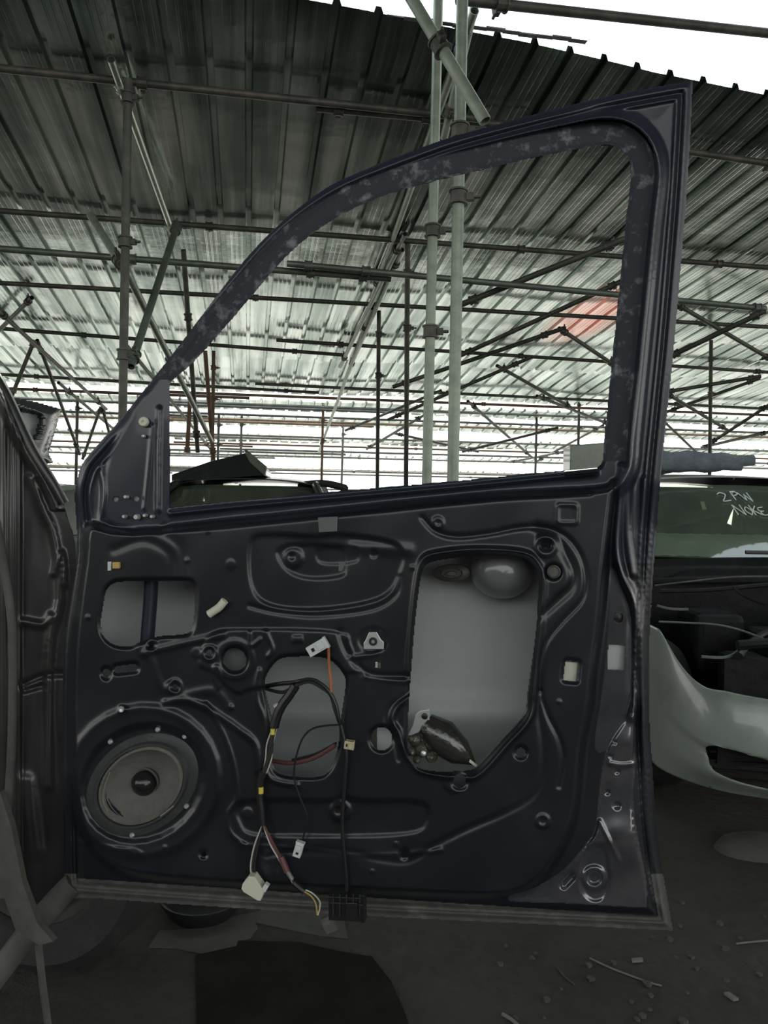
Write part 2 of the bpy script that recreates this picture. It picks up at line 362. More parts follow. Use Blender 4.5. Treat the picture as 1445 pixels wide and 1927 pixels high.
# unseen roof extended behind the camera to hold back sky light, past an open strip
roof_row('ceiling', -12, 14, -7.5, 3.7, 0.3, 0.3, 0.0, .05)  # added unseen roof, not part of the lean-to

# ============================================================ SCAFFOLD
SG = 'scaffold tubes'
def coupler(mbx, c, axis, other=None, r=0.034):
    c = Vector(c); a = Vector(axis).normalized(); x = a.orthogonal().normalized(); y = a.cross(x)
    mbx.tube([c - a * .026, c + a * .026], r, 12)
    mbx.tube([c - a * .03, c - a * .022], r + .006, 12)
    mbx.tube([c + a * .022, c + a * .03], r + .006, 12)
    v = (x * .6 - y * .8).normalized()
    mbx.box(c + v * (r + .014), v, a, v.cross(a), .03, .03, .028)
    mbx.tube([c + v * (r + .01), c + v * (r + .055)], .008, 6)
def under(p, force=False, gap=.06):
    d = p - CAMP; v = d.dot(RV)
    if force or (p.z > rz(v) - gap and 4 < v < 13): return CAMP + d * ((3.05 - gap) / (d.z + SL * v))
    return p
def pole(a, b, label, cat='scaffold tube', m='galv', cl=(), group=None, name='scaffold_tube', r=0.02415):
    a = under(Vector(a)); b = under(Vector(b)); t = thing(name, label, cat, tuple(a), group)
    MB().pipe(a, b, r).build('tube', m, t, smooth=True)
    for f in cl:
        k = MB(); coupler(k, a.lerp(b, f), b - a); k.build('coupler', m if m != 'galv' else 'galvdark', t)
    return t
def ext(a, b, z=0.0):
    """extend line a->b to height z"""
    t = (z - a.z) / (b.z - a.z); return a + (b - a) * t
# two near uprights
a, b = P(826, -60, 3.75), P(803, 900, 3.75); pole(ext(a, b, 0), a, 'left and slimmer of the two pale upright tubes seen through the car door window', cl=(.66, .76, .53), name='scaffold_upright')
a, b = P(871, -60, 3.15), P(852, 900, 3.15); pole(ext(a, b, 0), a, 'right and thicker of the two pale upright tubes seen through the car door window', cl=(.72, .80,), name='scaffold_upright')
pole(P(758, -30, 3.05), P(913, 228, 2.95), 'short thick diagonal tube crossing the two uprights, open end above the door frame', cl=(.46,))
pole(P(900, -20, 4.1), P(835, 262, 4.6), 'slim tube leaning behind the thick upright near the roof edge', cl=(.8,))
# left upright and its braces
a, b = P(241, 150, 4.35), P(231, 760, 4.35); pole(ext(a, b, 0), a, 'upright tube at the left, left of the sloping door frame', m='galvdark', cl=(.97, .74, .56), name='scaffold_upright')  # galvanised tube in shade, the shade put into a darker material
pole(P(209, 112, 4.6), P(322, 430, 6.3), 'bright diagonal brace running down from the top of the left upright', m='zinctube', cl=(.12, .98))
pole(P(170, 405, 4.9), P(228, 497, 4.5), 'short tube with open end meeting the left upright halfway', cl=(.95,))
pole(P(333, 425, 5.6), P(246, 690, 4.6), 'leaning tube with open lower end right of the left upright', m='tubegrey', cl=(.03, .94))
pole(P(232, 500, 4.7), P(398, 830, 8.2), 'long brace falling to the right behind the left upright', cl=(.4,))
def hline(xa, ya, xb, yb, d, label, m='galvdark', cl=(), yaw=YR, r=0.02415, group=None):
    if m == 'galvdark' and ya > -50: return pole(under(P(xa, ya, 5), True), under(P(xb, yb, 5), True), label, m=m, cl=cl, r=r, name='scaffold_ledger')
    """horizontal tube parallel to the purlins; d is its distance at x=722"""
    def hit(px, py):
        # vertical plane through (0,d) with direction RU
        ray = fw + rt * ((px - CX) / F) - up * ((py - CY) / F)
        n = Vector((-math.sin(yaw), math.cos(yaw), 0)); t = n.dot(Vector((0, d, 0))) / n.dot(ray); return CAMP + ray * t
    return pole(hit(xa, ya), hit(xb, yb), label, m=m, cl=cl, r=r, name='scaffold_ledger', group=group)
hline(-120, 116, 905, 224, 4.95, 'nearest long ledger tube under the roof, crossing the top of the left upright', cl=(.35,))
hline(595, 203, 1000, 240, 4.9, 'short tube lapped below the nearest roof ledger left of the two uprights', cl=(.1, .5))
hline(1180, 268, 1560, 325, 5.2, 'roof ledger right of the door top corner', cl=(.7,))
hline(-80, 391, 1560, 512, 7.0, 'second long ledger tube under the roof, at the first lap of the sheets', cl=(.25, .6, .85))
hline(-80, 462, 735, 525, 5.9, 'long pale ledger tube hung below the roof and clamped to the left upright', cl=(.38, .8, .93), m='tubegrey')
hline(540, 496, 1440, 581, 5.8, 'long pale ledger tube hung below the roof, lapped beside the tubes at the window', cl=(.04, .15, .98), m='tubegrey')
hline(-80, 528, 1560, 622, 9.0, 'third long roof ledger, at the second lap of the sheets', cl=(.3, .52, .83))
hline(-80, 612, 645, 668, 9.6, 'ledger tube ending behind the door frame middle with its open end', cl=(.3, .86))
hline(520, 640, 1560, 708, 9.9, 'dark ledger tube across the middle of the door window', cl=(.1, .4, .85))
hline(-80, 700, 600, 739, 11.0, 'ledger tube low on the left, ending inside the door window', cl=(.2, .9))
hline(480, 722, 1560, 775, 12.4, 'ledger tube low across the door window', cl=(.3, .7))
far = 'far scaffold ledgers under the low end of the roof'
for i, (v, dz) in enumerate([(12.9, -.08), (13.7, -.06), (14.4, -.1), (15.1, -.05), (16.6, -.08), (17.1, -.3), (17.7, -.08), (19.2, -.1), (19.9, -.35), (21.5, -.1), (22.4, -.1), (24, -.45), (26, -.55)]):
    k = 0
    while k < 2:
        ua = -14 - v * .2 + k * (14 + random.uniform(0, 3)) ; ub = ua + 15 + random.uniform(1, 5)
        if k == 1: ub = 26
        A = RU * ua + RV * (v + .06 * k); B = RU * ub + RV * (v + .06 * k); A.z = rz(min(v, 23)) + dz + .03 * k; B.z = A.z - .03
        pole(A, B, 'far thin ledger tube against the white sky, one of many low behind the window', m='rust' if i % 3 == 0 else 'galvdark', group=far, name='scaffold_ledger', cl=(.2, .35, .5, .65, .8)); k += 1
farup = 'far scaffold uprights'
for px, top, d in [(767, 455, 8.4), (713, 585, 10.5), (1338, 640, 10.6), (1090, 738, 14), (146, 745, 12), (1010, 780, 15), (608, 770, 14), (646, 800, 16.5), (455, 780, 15), (402, 660, 10.5), (412, 780, 14)]:
    a = P(px, top, d); b = P(px - 3, 900, d)
    pole(ext(a, b, 0), a, 'distant slim upright standing under the low end of the roof', m='galvdark' if px not in (402, 608) else 'rust', group=farup, name='scaffold_upright', cl=(.93, .8))
pole(P(345, 470, 7.5), P(372, 850, 8.2), 'near-vertical tube just behind the sloping door frame', m='galvdark', cl=(.3, .9), name='scaffold_brace')
pole(P(386, 660, 8.6), P(402, 868, 9.0), 'rusty leaning tube seen in the left corner of the door window', m='rust', cl=(.9,), name='scaffold_brace')
pole(P(358, 745, 8.6), P(352, 852, 8.6), 'short rusty tube hanging beside the window left edge', m='rust', cl=(.95,), name='scaffold_brace')
br = 'far scaffold braces'
BR = [((65, 640, 9.5), (22, 745, 9.5)), ((70, 640, 9.8), (150, 855, 12)), ((190, 765, 12.5), (155, 865, 12.5)), ((192, 765, 12.5), (215, 850, 13)),
      ((893, 20, 4.8), (700, 560, 8.6)), ((762, 440, 7), (640, 690, 10.4)), ((756, 470, 7.4), (655, 700, 10.8)), ((700, 580, 9), (600, 850, 15)),
      ((868, 573, 6.2), (1180, 448, 5.6)), ((740, 728, 9.2), (1060, 618, 8.2)), ((860, 672, 8.6), (1190, 520, 7.3)), ((1052, 618, 8.4), (1160, 690, 9.5)),
      ((935, 688, 10.4), (1080, 770, 12)), ((730, 790, 11.5), (1000, 672, 10)), ((1258, 672, 7.4), (1440, 585, 6.8)), ((1262, 566, 8), (1460, 682, 9.5)),
      ((1250, 738, 10), (1432, 708, 9.6)), ((1250, 738, 10.5), (1370, 810, 12)), ((1335, 835, 12), (1450, 760, 11)), ((1255, 775, 12.5), (1430, 712, 11.5)),
      ((650, 810, 14), (830, 735, 12.4)), ((870, 850, 14), (1050, 805, 13)), ((1010, 745, 12), (1150, 800, 14)), ((880, 755, 12), (1000, 860, 15)),
      ((1225, 770, 14), (1330, 870, 15)), ((690, 845, 15), (800, 780, 13)), ((1320, 842, 13.5), (1450, 812, 12)), ((740, 815, 14), (900, 850, 15)), ((1010, 868, 17), (1135, 800, 15)), ((960, 870, 18), (1060, 850, 16)),
      ((-20, 570, 7.8), (200, 770, 12)), ((230, 640, 9), (400, 850, 14)), ((110, 720, 11), (300, 880, 16)), ((60, 560, 9), (-20, 640, 9.5))]
for bi, (A, B) in enumerate(BR):
    pole(under(P(*A)), under(P(*B)), 'slanting brace tube of the distant scaffold under the roof', m='galv' if 4 <= bi <= 7 else 'galvdark', group=br, name='scaffold_brace', cl=(.08, .9))
# pipe and batten against the sky at the top right
pole(P(860, -1, 3.6), P(1560, 75, 4.3), 'dark tube crossing the white sky at the top right corner', m='galvdark', cl=(.1,), name='scaffold_ledger')
k = MB()
for i in range(3, 9):
    x0 = 560 + i * 62; k.box(P(x0, 6 + i * 8.2 + (i % 2) * 3, 4.25), RU, RV, Vector((0, 0, 1)), .11, .03, .008)
    k.box(P(x0 + 31, 12 + i * 8.2, 4.25), RU, RV, Vector((0, 0, 1)), .10, .03, .004)
tag(k.build('roof_batten', 'galvdark'), 'thin notched batten against the sky above the roof edge', 'batten')

# ============================================================ CAR DOOR
door = thing('car_door', 'stripped dark navy car front door standing open, inner trim removed and window empty', 'car door', tuple(D(650, 1720, -0.05)))
OUT = crom([(1303, 152), (1255, 160), (1150, 180), (1050, 204), (950, 230), (850, 258), (760, 290), (680, 322), (620, 350), (570, 385), (520, 427), (470, 478), (430, 527), (390, 580), (350, 633), (310, 685), (270, 735), (230, 785), (190, 830), (160, 865), (148, 892), (141, 930), (144, 985), (146, 1050), (136, 1110), (124, 1180), (119, 1260), (119, 1400), (120, 1540), (121, 1640), (126, 1684)], 3)
OUT = np.vstack([OUT, crom([(126, 1686), (435, 1708), (723, 1725), (1000, 1738), (1266, 1751)], 3), crom([(1266, 1750), (1252, 1670), (1240, 1600), (1232, 1520), (1228, 1450), (1223, 1380), (1221, 1300), (1222, 1200), (1228, 1100), (1235, 1000), (1243, 900), (1255, 780), (1268, 650), (1281, 500), (1293, 350), (1300, 230), (1303, 153)], 3)])
APR = np.vstack([crom([(319, 955), (319, 840), (318, 738), (322, 718)], 3), crom([(330, 710), (362, 683), (420, 619), (480, 549), (520, 502), (560, 462), (620, 417), (700, 376), (800, 345), (900, 321), (1000, 297), (1080, 281), (1135, 273), (1165, 278), (1183, 297), (1188, 330), (1180, 400), (1168, 520), (1158, 620), (1148, 720), (1138, 820), (1134, 866), (1123, 880)], 3), crom([(1118, 881), (1000, 891), (850, 906), (633, 925), (450, 943), (321, 956)], 3)])
PP = crom([(165, 985), (240, 994), (450, 975), (750, 944), (937, 926), (1123, 916), (1150, 905), (1162, 905), (1158, 943), (1150, 1010), (1142, 1083), (1136, 1161), (1120, 1286), (1117, 1328), (1101, 1405), (1095, 1483), (1080, 1561), (1036, 1640), (980, 1683), (900, 1692), (700, 1684), (450, 1670), (260, 1653), (195, 1625), (155, 1575), (136, 1500), (130, 1400), (130, 1280), (136, 1180), (152, 1060)], 4, True)
JB = crom([(1187, 1345), (1148, 1402), (1135, 1454), (1123, 1556), (1102, 1593), (1062, 1639), (1006, 1674), (960, 1692), (1080, 1697), (1200, 1704), (1213, 1698), (1212, 1654), (1197, 1577), (1188, 1500), (1191, 1454), (1192, 1370)], 4, True)
JA = crom([(1151, 1075), (1166, 1110), (1181, 1146), (1184, 1177), (1183, 1286), (1176, 1340), (1160, 1375), (1138, 1410), (1122, 1400), (1136, 1300), (1148, 1180)], 4, True)
H_BIG = crom([(796, 1072), (812, 1058), (850, 1051), (900, 1047), (960, 1046), (995, 1056), (1010, 1080), (1012, 1110), (1009, 1180), (1000, 1250), (993, 1300), (986, 1343), (945, 1390), (899, 1440), (880, 1449), (824, 1452), (785, 1444), (769, 1424), (767, 1375), (770, 1312), (773, 1270), (779, 1190), (788, 1110)], 4, True)
H_FRONT = crom([(200, 1112), (214, 1098), (240, 1094), (340, 1093), (362, 1098), (367, 1120), (365, 1165), (358, 1188), (340, 1194), (300, 1197), (268, 1206), (245, 1216), (215, 1213), (195, 1196), (190, 1172), (194, 1140)], 4, True)
H_MID = crom([(500, 1275), (518, 1247), (540, 1237), (599, 1236), (628, 1247), (649, 1275), (649, 1300), (640, 1362), (637, 1399), (629, 1430), (618, 1450), (599, 1461), (556, 1461), (525, 1455), (514, 1440), (511, 1415), (515, 1368), (511, 1349), (500, 1302)], 4, True)
def circ(cx, cy, rx, ry=None, ang=0, n=28):
    ry = ry or rx; c, s = math.cos(ang), math.sin(ang); t = np.linspace(0, 2 * np.pi, n, endpoint=False)
    return np.stack([cx + rx * np.cos(t) * c - ry * np.sin(t) * s, cy + rx * np.cos(t) * s + ry * np.sin(t) * c], 1)
def rrect(cx, cy, w, h, r, ang=0, n=5):
    pts = []
    for sx, sy, a0 in ((1, 1, 0), (-1, 1, 90), (-1, -1, 180), (1, -1, 270)):
        for k in range(n + 1):
            a = math.radians(a0 + 90 * k / n); pts.append((sx * (w / 2 - r) + r * math.cos(a), sy * (h / 2 - r) + r * math.sin(a)))
    c, s = math.cos(ang), math.sin(ang); return np.array([(cx + x * c - y * s, cy + x * s + y * c) for x, y in pts])
HOLES = [H_BIG, H_FRONT, H_MID, circ(442, 1241, 21, 22), circ(718, 1390, 20, 22), circ(200, 1267, 7, 9), circ(760, 1607, 6, 7), circ(1041, 1076, 12, 12),
         rrect(1027, 1026, 20, 11, 5, .1), rrect(1075, 1263, 27, 38, 4, .1), rrect(1160, 1237, 33, 49, 3, .04), circ(1163, 1162, 10, 11),
         circ(271, 1474, 70, 62, -.6), circ(383, 1608, 5), circ(285, 1214, 6), circ(394, 1229, 6), circ(329, 1292, 5), circ(980, 1416, 9, 9), circ(865, 1470, 12, 13),
         circ(218, 939, 6), circ(257, 938, 6), circ(235, 972, 4), rrect(237, 1258, 44, 13, 6, -.12)]
STEP = 1.7
gx = np.arange(108, 1318, STEP); gy = np.arange(145, 1762, STEP); GX, GY = np.meshgrid(gx, gy)
dout = -sdf(GX, GY, OUT, 140); dap = sdf(GX, GY, APR, 140); dpp = sdf(GX, GY, PP, 120)
hole = np.full(GX.shape, 60.0)
HS = []
for hp in HOLES:
    q = sdf(GX, GY, hp, 40); HS.append(q); hole = np.minimum(hole, q)
keepS = np.maximum.reduce([-dout, -dap, -hole])
# --- base levels
H = np.full(GX.shape, -0.034)
prof_out = np.interp(dout, [0, 7, 10, 14, 17, 24, 27, 31, 36, 60], [-.056, -.055, -.046, -.046, -.052, -.052, -.040, -.040, -.036, -.034])
H = np.where(dout < 60, prof_out, H)
# window frame profile
fp_out = np.interp(dout, [0, 4, 9, 14, 17, 21, 26, 29, 33, 60], [-.034, -.033, -.030, -.031, -.038, -.038, -.026, -.026, -.032, -.030])
fp_ap = np.interp(dap, [0, 2.5, 5, 42, 45, 49, 54, 58, 61, 65, 72, 100], [-.026, -.026, -.031, -.031, -.026, -.014, -.012, -.018, -.020, -.016, -.021, -.030])
blend = sstep(56, 74, dap)
fr = fp_ap * (1 - blend) + np.minimum(fp_out, -.02) * blend
fr = np.where(dout < 30, np.minimum(fr, fp_out + .004), fr)
framez = (GY < 955 - (GX - 318) * 0.085) | (GX < 318) & (GY < 990)
postblend = sstep(1000, 900, GY)
H = H * (1 - postblend) + fr * postblend
# sail panel in front of the window
sail = crom([(318, 720), (285, 735), (240, 795), (208, 860), (196, 930), (202, 975), (240, 990), (310, 980)], 4, True)
sd = sdf(GX, GY, sail, 60); H = H * sstep(-2, 10, sd) + (-.026) * (1 - sstep(-2, 10, sd))
def bead(path, wid, hgt, k=5):
    global H
    d = ldist(GX, GY, crom(path, k) if k else path, wid * 4); H = H + hgt * np.exp(-(d / wid) ** 2) * (d < wid * 3.9)
def emboss(poly, hgt, ramp=8, inward=True, smooth=4):
    global H
    p = crom(poly, smooth, True) if smooth else np.asarray(poly, float)
    d = sdf(GX, GY, p, ramp + 20); H = H + hgt * (1 - sstep(-ramp, 0, d)) * (d < ramp + 19)
def boss(cx, cy, r, hgt, ramp=5):
    global H
    d = np.hypot(GX - cx, GY - cy); H = H + hgt * (1 - sstep(r - ramp, r, d))
bead([(190, 880), (196, 930), (186, 990)], 4, .006); bead([(286, 690 + 110), (280, 870), (271, 958)], 2.2, .006)
bead([(300, 770), (298, 860), (297, 960)], 4, .008)
# belt sill and main inner panel
inpp = 1 - sstep(-13, 3, dpp)
H = H * (1 - inpp) + 0.0 * inpp
bead([(322, 966), (450, 953), (640, 936), (850, 917), (1000, 902), (1120, 890)], 4.5, .012)
bead([(250, 1000), (450, 984), (750, 953), (937, 935), (1110, 925)], 5, -.006)
# jamb: glossy lower corner and lock face
dj = sdf(GX, GY, JB, 40); H = H * sstep(-5, 4, dj) + (-.036) * (1 - sstep(-5, 4, dj))
dja = sdf(GX, GY, JA, 40); H = H * sstep(-5, 4, dja) + (-.034) * (1 - sstep(-5, 4, dja))
H = H + (.010 * np.exp(-((GX - 1160) / 70) ** 2 - ((GY - 1580) / 45) ** 2) + .007 * np.exp(-((GX - 1165) / 50) ** 2 - ((GY - 1400) / 40) ** 2)) * (dj < 0)
for x, y, r in [(1157, 1397, 5), (1148, 1423, 5), (1161, 1452, 6), (1143, 1491, 6), (1161, 1516, 8)]: boss(x, y, r, -.004, 4)
emboss([(1110, 1588), (1140, 1590), (1150, 1640), (1140, 1690), (1115, 1700), (1092, 1680), (1090, 1640), (1098, 1600)], -.004, 9)
boss(1118, 1652, 27, .005, 8); boss(1118, 1652, 15, -.007, 5)
emboss(rrect(1068, 1658, 20, 40, 9, .75), -.006, 6, smooth=0)
bead([(1128, 1545), (1150, 1590), (1165, 1620)], 3, .003)
bead([(1150, 1437), (1170, 1440), (1190, 1438)], 4, .004)
# vertical channels of the rear edge
bead([(1172, 880), (1165, 950), (1160, 1030), (1170, 1080), (1192, 1130), (1200, 1200), (1198, 1300), (1190, 1350)], 7, .018)
bead([(1212, 900), (1207, 1000), (1205, 1100), (1208, 1200), (1208, 1400), (1212, 1520), (1228, 1660), (1234, 1700)], 4, .008)
bead([(1190, 700), (1186, 800), (1182, 900), (1180, 1000), (1190, 1080)], 6, .008)
# --- panel pressings (heights in metres)
H0 = H.copy()
emboss([(470, 1010), (520, 1000), (590, 1004), (640, 1000), (740, 1015), (765, 1045), (755, 1085), (735, 1120), (690, 1140), (600, 1153), (520, 1148), (478, 1125), (463, 1075)], -.010, 11)
emboss([(515, 1040), (540, 1022), (600, 1020), (650, 1030), (655, 1080), (620, 1093), (570, 1092), (535, 1075)], -.007, 10)
boss(552, 1049, 24, .008, 12); boss(549, 1047, 8, -.006, 4)
emboss([(600, 1030), (672, 1028), (672, 1060), (600, 1062)], -.004, 6)
bead([(665, 1030), (715, 1032), (770, 1036)], 11, .006)
boss(703, 1042, 10, -.005, 5)
bead([(470, 1140), (520, 1152), (600, 1158), (700, 1146), (745, 1118), (752, 1085)], 4, -.005)
# lower left block with speaker
emboss([(395, 1190), (470, 1180), (640, 1186), (665, 1215), (690, 1262), (770, 1272), (772, 1290), (690, 1282), (660, 1270), (480, 1300), (455, 1310), (430, 1300), (400, 1270), (370, 1250)], .007, 8)
bead([(640, 1190), (655, 1230), (690, 1268), (740, 1274), (775, 1272)], 6, -.009)
bead([(310, 1322), (350, 1318), (385, 1330), (420, 1352), (448, 1372), (480, 1400), (487, 1450)], 6, .009)
bead([(388, 1325), (420, 1380), (440, 1440), (446, 1500), (430, 1530), (432, 1565), (460, 1590)], 4, .006)
emboss(circ(268, 1470, 158, 150, -.5), .009, 16, smooth=0)
emboss(circ(268, 1474, 128, 112, -.6), -.016, 15, smooth=0)
boss(229, 1334, 9, .006, 5); boss(320, 1520 - 226, 14, .005, 6); boss(329, 1292, 18, .006, 7); boss(285, 1214, 16, .006, 7); boss(394, 1229, 19, .008, 8)
emboss([(395, 1255), (415, 1250), (420, 1290), (405, 1300)], .008, 6)
boss(370, 1228, 13, .004, 6); boss(441, 1241, 44, .005, 10); boss(442, 1241, 27, -.006, 6)
bead([(270, 1230), (340, 1212), (420, 1195)], 6, .006); bead([(262, 1215), (285, 1245), (300, 1285), (330, 1310), (400, 1300), (430, 1330)], 8, .005)
bead([(500, 1190), (512, 1220), (505, 1235)], 4, .007); emboss(rrect(560, 1203, 26, 18, 4), .005, 5, smooth=0)
bead([(470, 1192), (472, 1215), (490, 1203)], 3, .006)
bead([(488, 1262), (482, 1290), (484, 1320), (496, 1352), (500, 1400), (498, 1440), (512, 1468), (560, 1478)], 4.5, .007)
emboss(circ(702, 1205, 32, 28), -.005, 7, smooth=0); bead([(660, 1238), (700, 1232), (712, 1228)], 4, .006)
# rim around the big opening, with its folded path at the lower left
bead([(782, 1290), (773, 1309), (749, 1328), (739, 1356), (750, 1378), (757, 1402), (772, 1432), (800, 1454), (870, 1464), (905, 1456), (955, 1402), (998, 1352), (1006, 1300), (1016, 1200), (1022, 1100), (1014, 1062), (985, 1040), (900, 1034), (830, 1040), (796, 1052), (784, 1090), (774, 1180), (768, 1262), (782, 1290)], 4.5, .018)
bead([(775, 1272), (770, 1305), (735, 1330), (727, 1358), (742, 1392), (750, 1430)], 4, -.005)
# reinforcement around the lock opening at the upper right
emboss([(1005, 1010), (1030, 1000), (1055, 1012), (1066, 1045), (1080, 1078), (1074, 1104), (1050, 1125), (1030, 1150), (1016, 1155), (1018, 1110), (1012, 1060)], .008, 9)
boss(1027, 1027, 24, .006, 5); boss(1027, 1027, 15, -.004, 4)
bead([(1010, 992), (1045, 1004), (1060, 1036), (1078, 1074), (1074, 1106), (1050, 1130), (1018, 1158)], 8, -.008)
bead([(795, 975), (820, 1000), (860, 1010), (920, 1004), (990, 992), (1050, 1000), (1088, 1038), (1102, 1085), (1095, 1128), (1062, 1165), (1030, 1205), (1016, 1250), (1016, 1300)], 4, -.007)
bead([(1016, 1300), (1030, 1345), (1052, 1390), (1060, 1430), (1052, 1480)], 4, -.006)
bead([(1010, 1320), (1022, 1400), (1020, 1460), (1000, 1500), (950, 1530), (880, 1560), (820, 1590), (770, 1620), (720, 1618), (660, 1605), (560, 1600), (500, 1610)], 6, -.005)
emboss(rrect(1067, 967, 48, 46, 9, .03), .005, 5, smooth=0); emboss(rrect(1067, 967, 36, 34, 7, .03), -.004, 4, smooth=0)
boss(824, 984, 15, .005, 6); boss(824, 984, 6, -.004, 3)
boss(1021, 1545, 17, .006, 7); boss(1021, 1545, 9, -.005, 4); boss(855, 1472, 24, .005, 8)
# lower trough and bumps
emboss([(440, 1520), (470, 1500), (620, 1500), (640, 1490), (680, 1500), (800, 1505), (805, 1560), (740, 1578), (560, 1580), (470, 1575), (445, 1550)], -.009, 13)
boss(640, 1525, 24, .007, 8); boss(636, 1526, 9, -.004, 4); boss(466, 1530, 13, .005, 6); boss(383, 1610, 13, .004, 5)
bead([(450, 1590), (600, 1600), (700, 1610), (830, 1600)], 4, .004); bead([(150, 1585), (240, 1600), (270, 1615)], 3, .003)
bead([(215, 1598), (250, 1597), (268, 1606)], 2.5, .003)
for x, y in [(390, 1000), (352, 1055), (776, 1068), (1052, 1321), (435, 1331), (745, 1588), (310, 1595), (165, 1162), (700, 1640), (238, 1335)]: boss(x, y, 6, .004, 3)
boss(434, 1062, 12, .003, 6)
bead([(300, 1000), (340, 1030), (350, 1090)], 9, -.005); bead([(215, 1035), (270, 1018), (318, 1042), (325, 1090)], 8, -.004)
H = H0 + (H - H0) * 0.44
H += .0015 * np.exp(-(np.hypot((GX - 268) * 1.0, GY - 1470) - 140) ** 2 / 90)
# slight waviness of the sheet, rolled hole edges, pressed seams
H += (.0008 * np.sin(GX / 47 + 1.3) * np.sin(GY / 61) + .0005 * np.sin(GX / 23 + GY / 31)) 
H -= .005 * (1 - sstep(0, 6, np.where(hole < 0, 0, hole))) * (dpp < 5)
H -= .0
for _ in range(4):   # soften the pressing so that its folds catch light smoothly
    Hp = np.pad(H, 1, mode='edge'); H = (Hp[:-2, 1:-1] + Hp[2:, 1:-1] + Hp[1:-1, :-2] + Hp[1:-1, 2:] + 2 * H) / 6
X2, Y2, keep = snap(GX, GY, keepS, STEP)
PT = DN(X2, Y2, H)
NR = np.cross(np.gradient(DN(GX, GY, H), axis=1), np.gradient(DN(GX, GY, H), axis=0)); NR /= np.linalg.norm(NR, axis=-1, keepdims=True)
NR *= np.sign(NR @ ENn)[..., None]
cX = (GX[:-1, :-1] + GX[1:, 1:]) / 2; cY = (GY[:-1, :-1] + GY[1:, 1:]) / 2
cen = lambda A: (A[:-1, :-1] + A[1:, 1:]) / 2
cap, cout, cpp, cj, cja = cen(dap), cen(dout), cen(dpp), cen(dj), cen(dja)
m_seat = (cap < 43) & (cY < 900 - (cX - 700) * 0.07) & ~((cX < 322) & (cY > 715)) & (cX < 1190 + 44) & ~((cX < 340) & (cY > 740))
m_seat &= ~((cY > 905 - (cX - 850) * .09) & (cX > 322) & (cX < 1125))
m_fl = (cY > 1655 + (cX - 180) * 0.066) & (cpp > 0) | ((cout < 22) & (cY > 1645))
m_fl &= (cj > 0)
m_j = (cj < 3) | (cja < 3)
m_frame = (cpp > 0) & ~m_seat & ~m_fl & ~m_j & (cY < 1000 + 60 * (cX > 900))
rest = ~m_seat & ~m_fl & ~m_frame & ~m_j
grid_object('inner_panel', PT, keep & rest, 'paint', door, normals=NR)
grid_object('window_frame', PT, keep & m_frame, 'frame', door, normals=NR)
o = grid_object('weatherstrip_seat', PT, keep & m_seat, 'seat', door, normals=NR); o['label'] = 'dull dusty band with pale glue residue around the window opening'
o = grid_object('hem_flange', PT, keep & m_fl, 'flange', door, normals=NR); o['label'] = 'dusty grey folded bottom edge'
o = grid_object('lock_face', PT, keep & m_j, 'gloss', door, normals=NR); o['label'] = 'glossy black rear edge panel'
# outer skin: closes the door behind the pressing
st = 8.0; ox = np.arange(112, 1316, st); oy = np.arange(146, 1760, st); OX, OY = np.meshgrid(ox, oy)
do = -sdf(OX, OY, OUT, 200); da = sdf(OX, OY, APR, 60)
S = np.maximum(-do + 2.5, -da); HO = -.058 - .012 * sstep(0, 25, do) - .055 * sstep(10, 130, do) * sstep(900, 1010, OY) - .02 * sstep(0, 200, OY - 950) * sstep(10, 200, do)
HO += .016 * np.exp(-((OY - 1345) / 30) ** 2) * sstep(10, 130, do)
OX2, OY2, ok = snap(OX, OY, S, st)
ocy = cen(OY) > 965 - (cen(OX) - 318) * .08
grid_object('outer_frame', DN(OX2, OY2, HO), ok & ~ocy, 'frame', door)
o = grid_object('outer_panel', DN(OX2, OY2, HO), ok & ocy, 'skin', door); o['label'] = 'grey inside of the outer door skin seen through the openings'
# reinforcing bar behind the front opening
k = MB(); k.tube([D(286, 1070, -.05), D(283, 1130, -.055), D(276, 1220, -.05)], .012, 12); k.build('guide_rail', 'frame', door, smooth=True)
k = MB(); k.box(D(230, 1060, -.03), EU, Vector((0, 0, 1)), EN, .06, .05, .02); k.build('hinge_reinforcement', 'skin', door, bevel=.003)
UPV = Vector((0, 0, 1))
def scale_at(h=0): return (D(723, 963, h) - D(722, 963, h)).length
PX = scale_at()
def lathe_on(px, py, h, prof, name, m, ax=1.0, ay=1.0, ang=0.0, n=32, parent=door, smooth=True):
    c, s = math.cos(ang), math.sin(ang); a = EU * c + UPV * s; b = UPV * c - EU * s
    return MB().lathe(D(px, py, h), a, b, EN, [(r * PX, z) for r, z in prof], n, ax, ay).build(name, m, parent, smooth)
def plate(pts, h, th, name, m, parent=door, bevel=.0008, hole=None):
    ob = MB().prism([D(x, y, h) for x, y in pts], -EN * th).build(name, m, parent, bevel=bevel); return ob
# handle recess bulging inward behind the big opening
lathe_on(944, 1072, -.105, [(64, -.0), (62, .018), (56, .036), (46, .050), (32, .060), (16, .065), (0.01, .0665)], 'handle_recess', 'recess', 1.0, .90, 0, 40)
lathe_on(850, 1078, -.09, [(38, 0), (37, .006), (22, .010), (20, .004), (10, .004), (9, .012), (.01, .012)], 'key_cylinder', 'galvdark', 1, .45, 0.05)
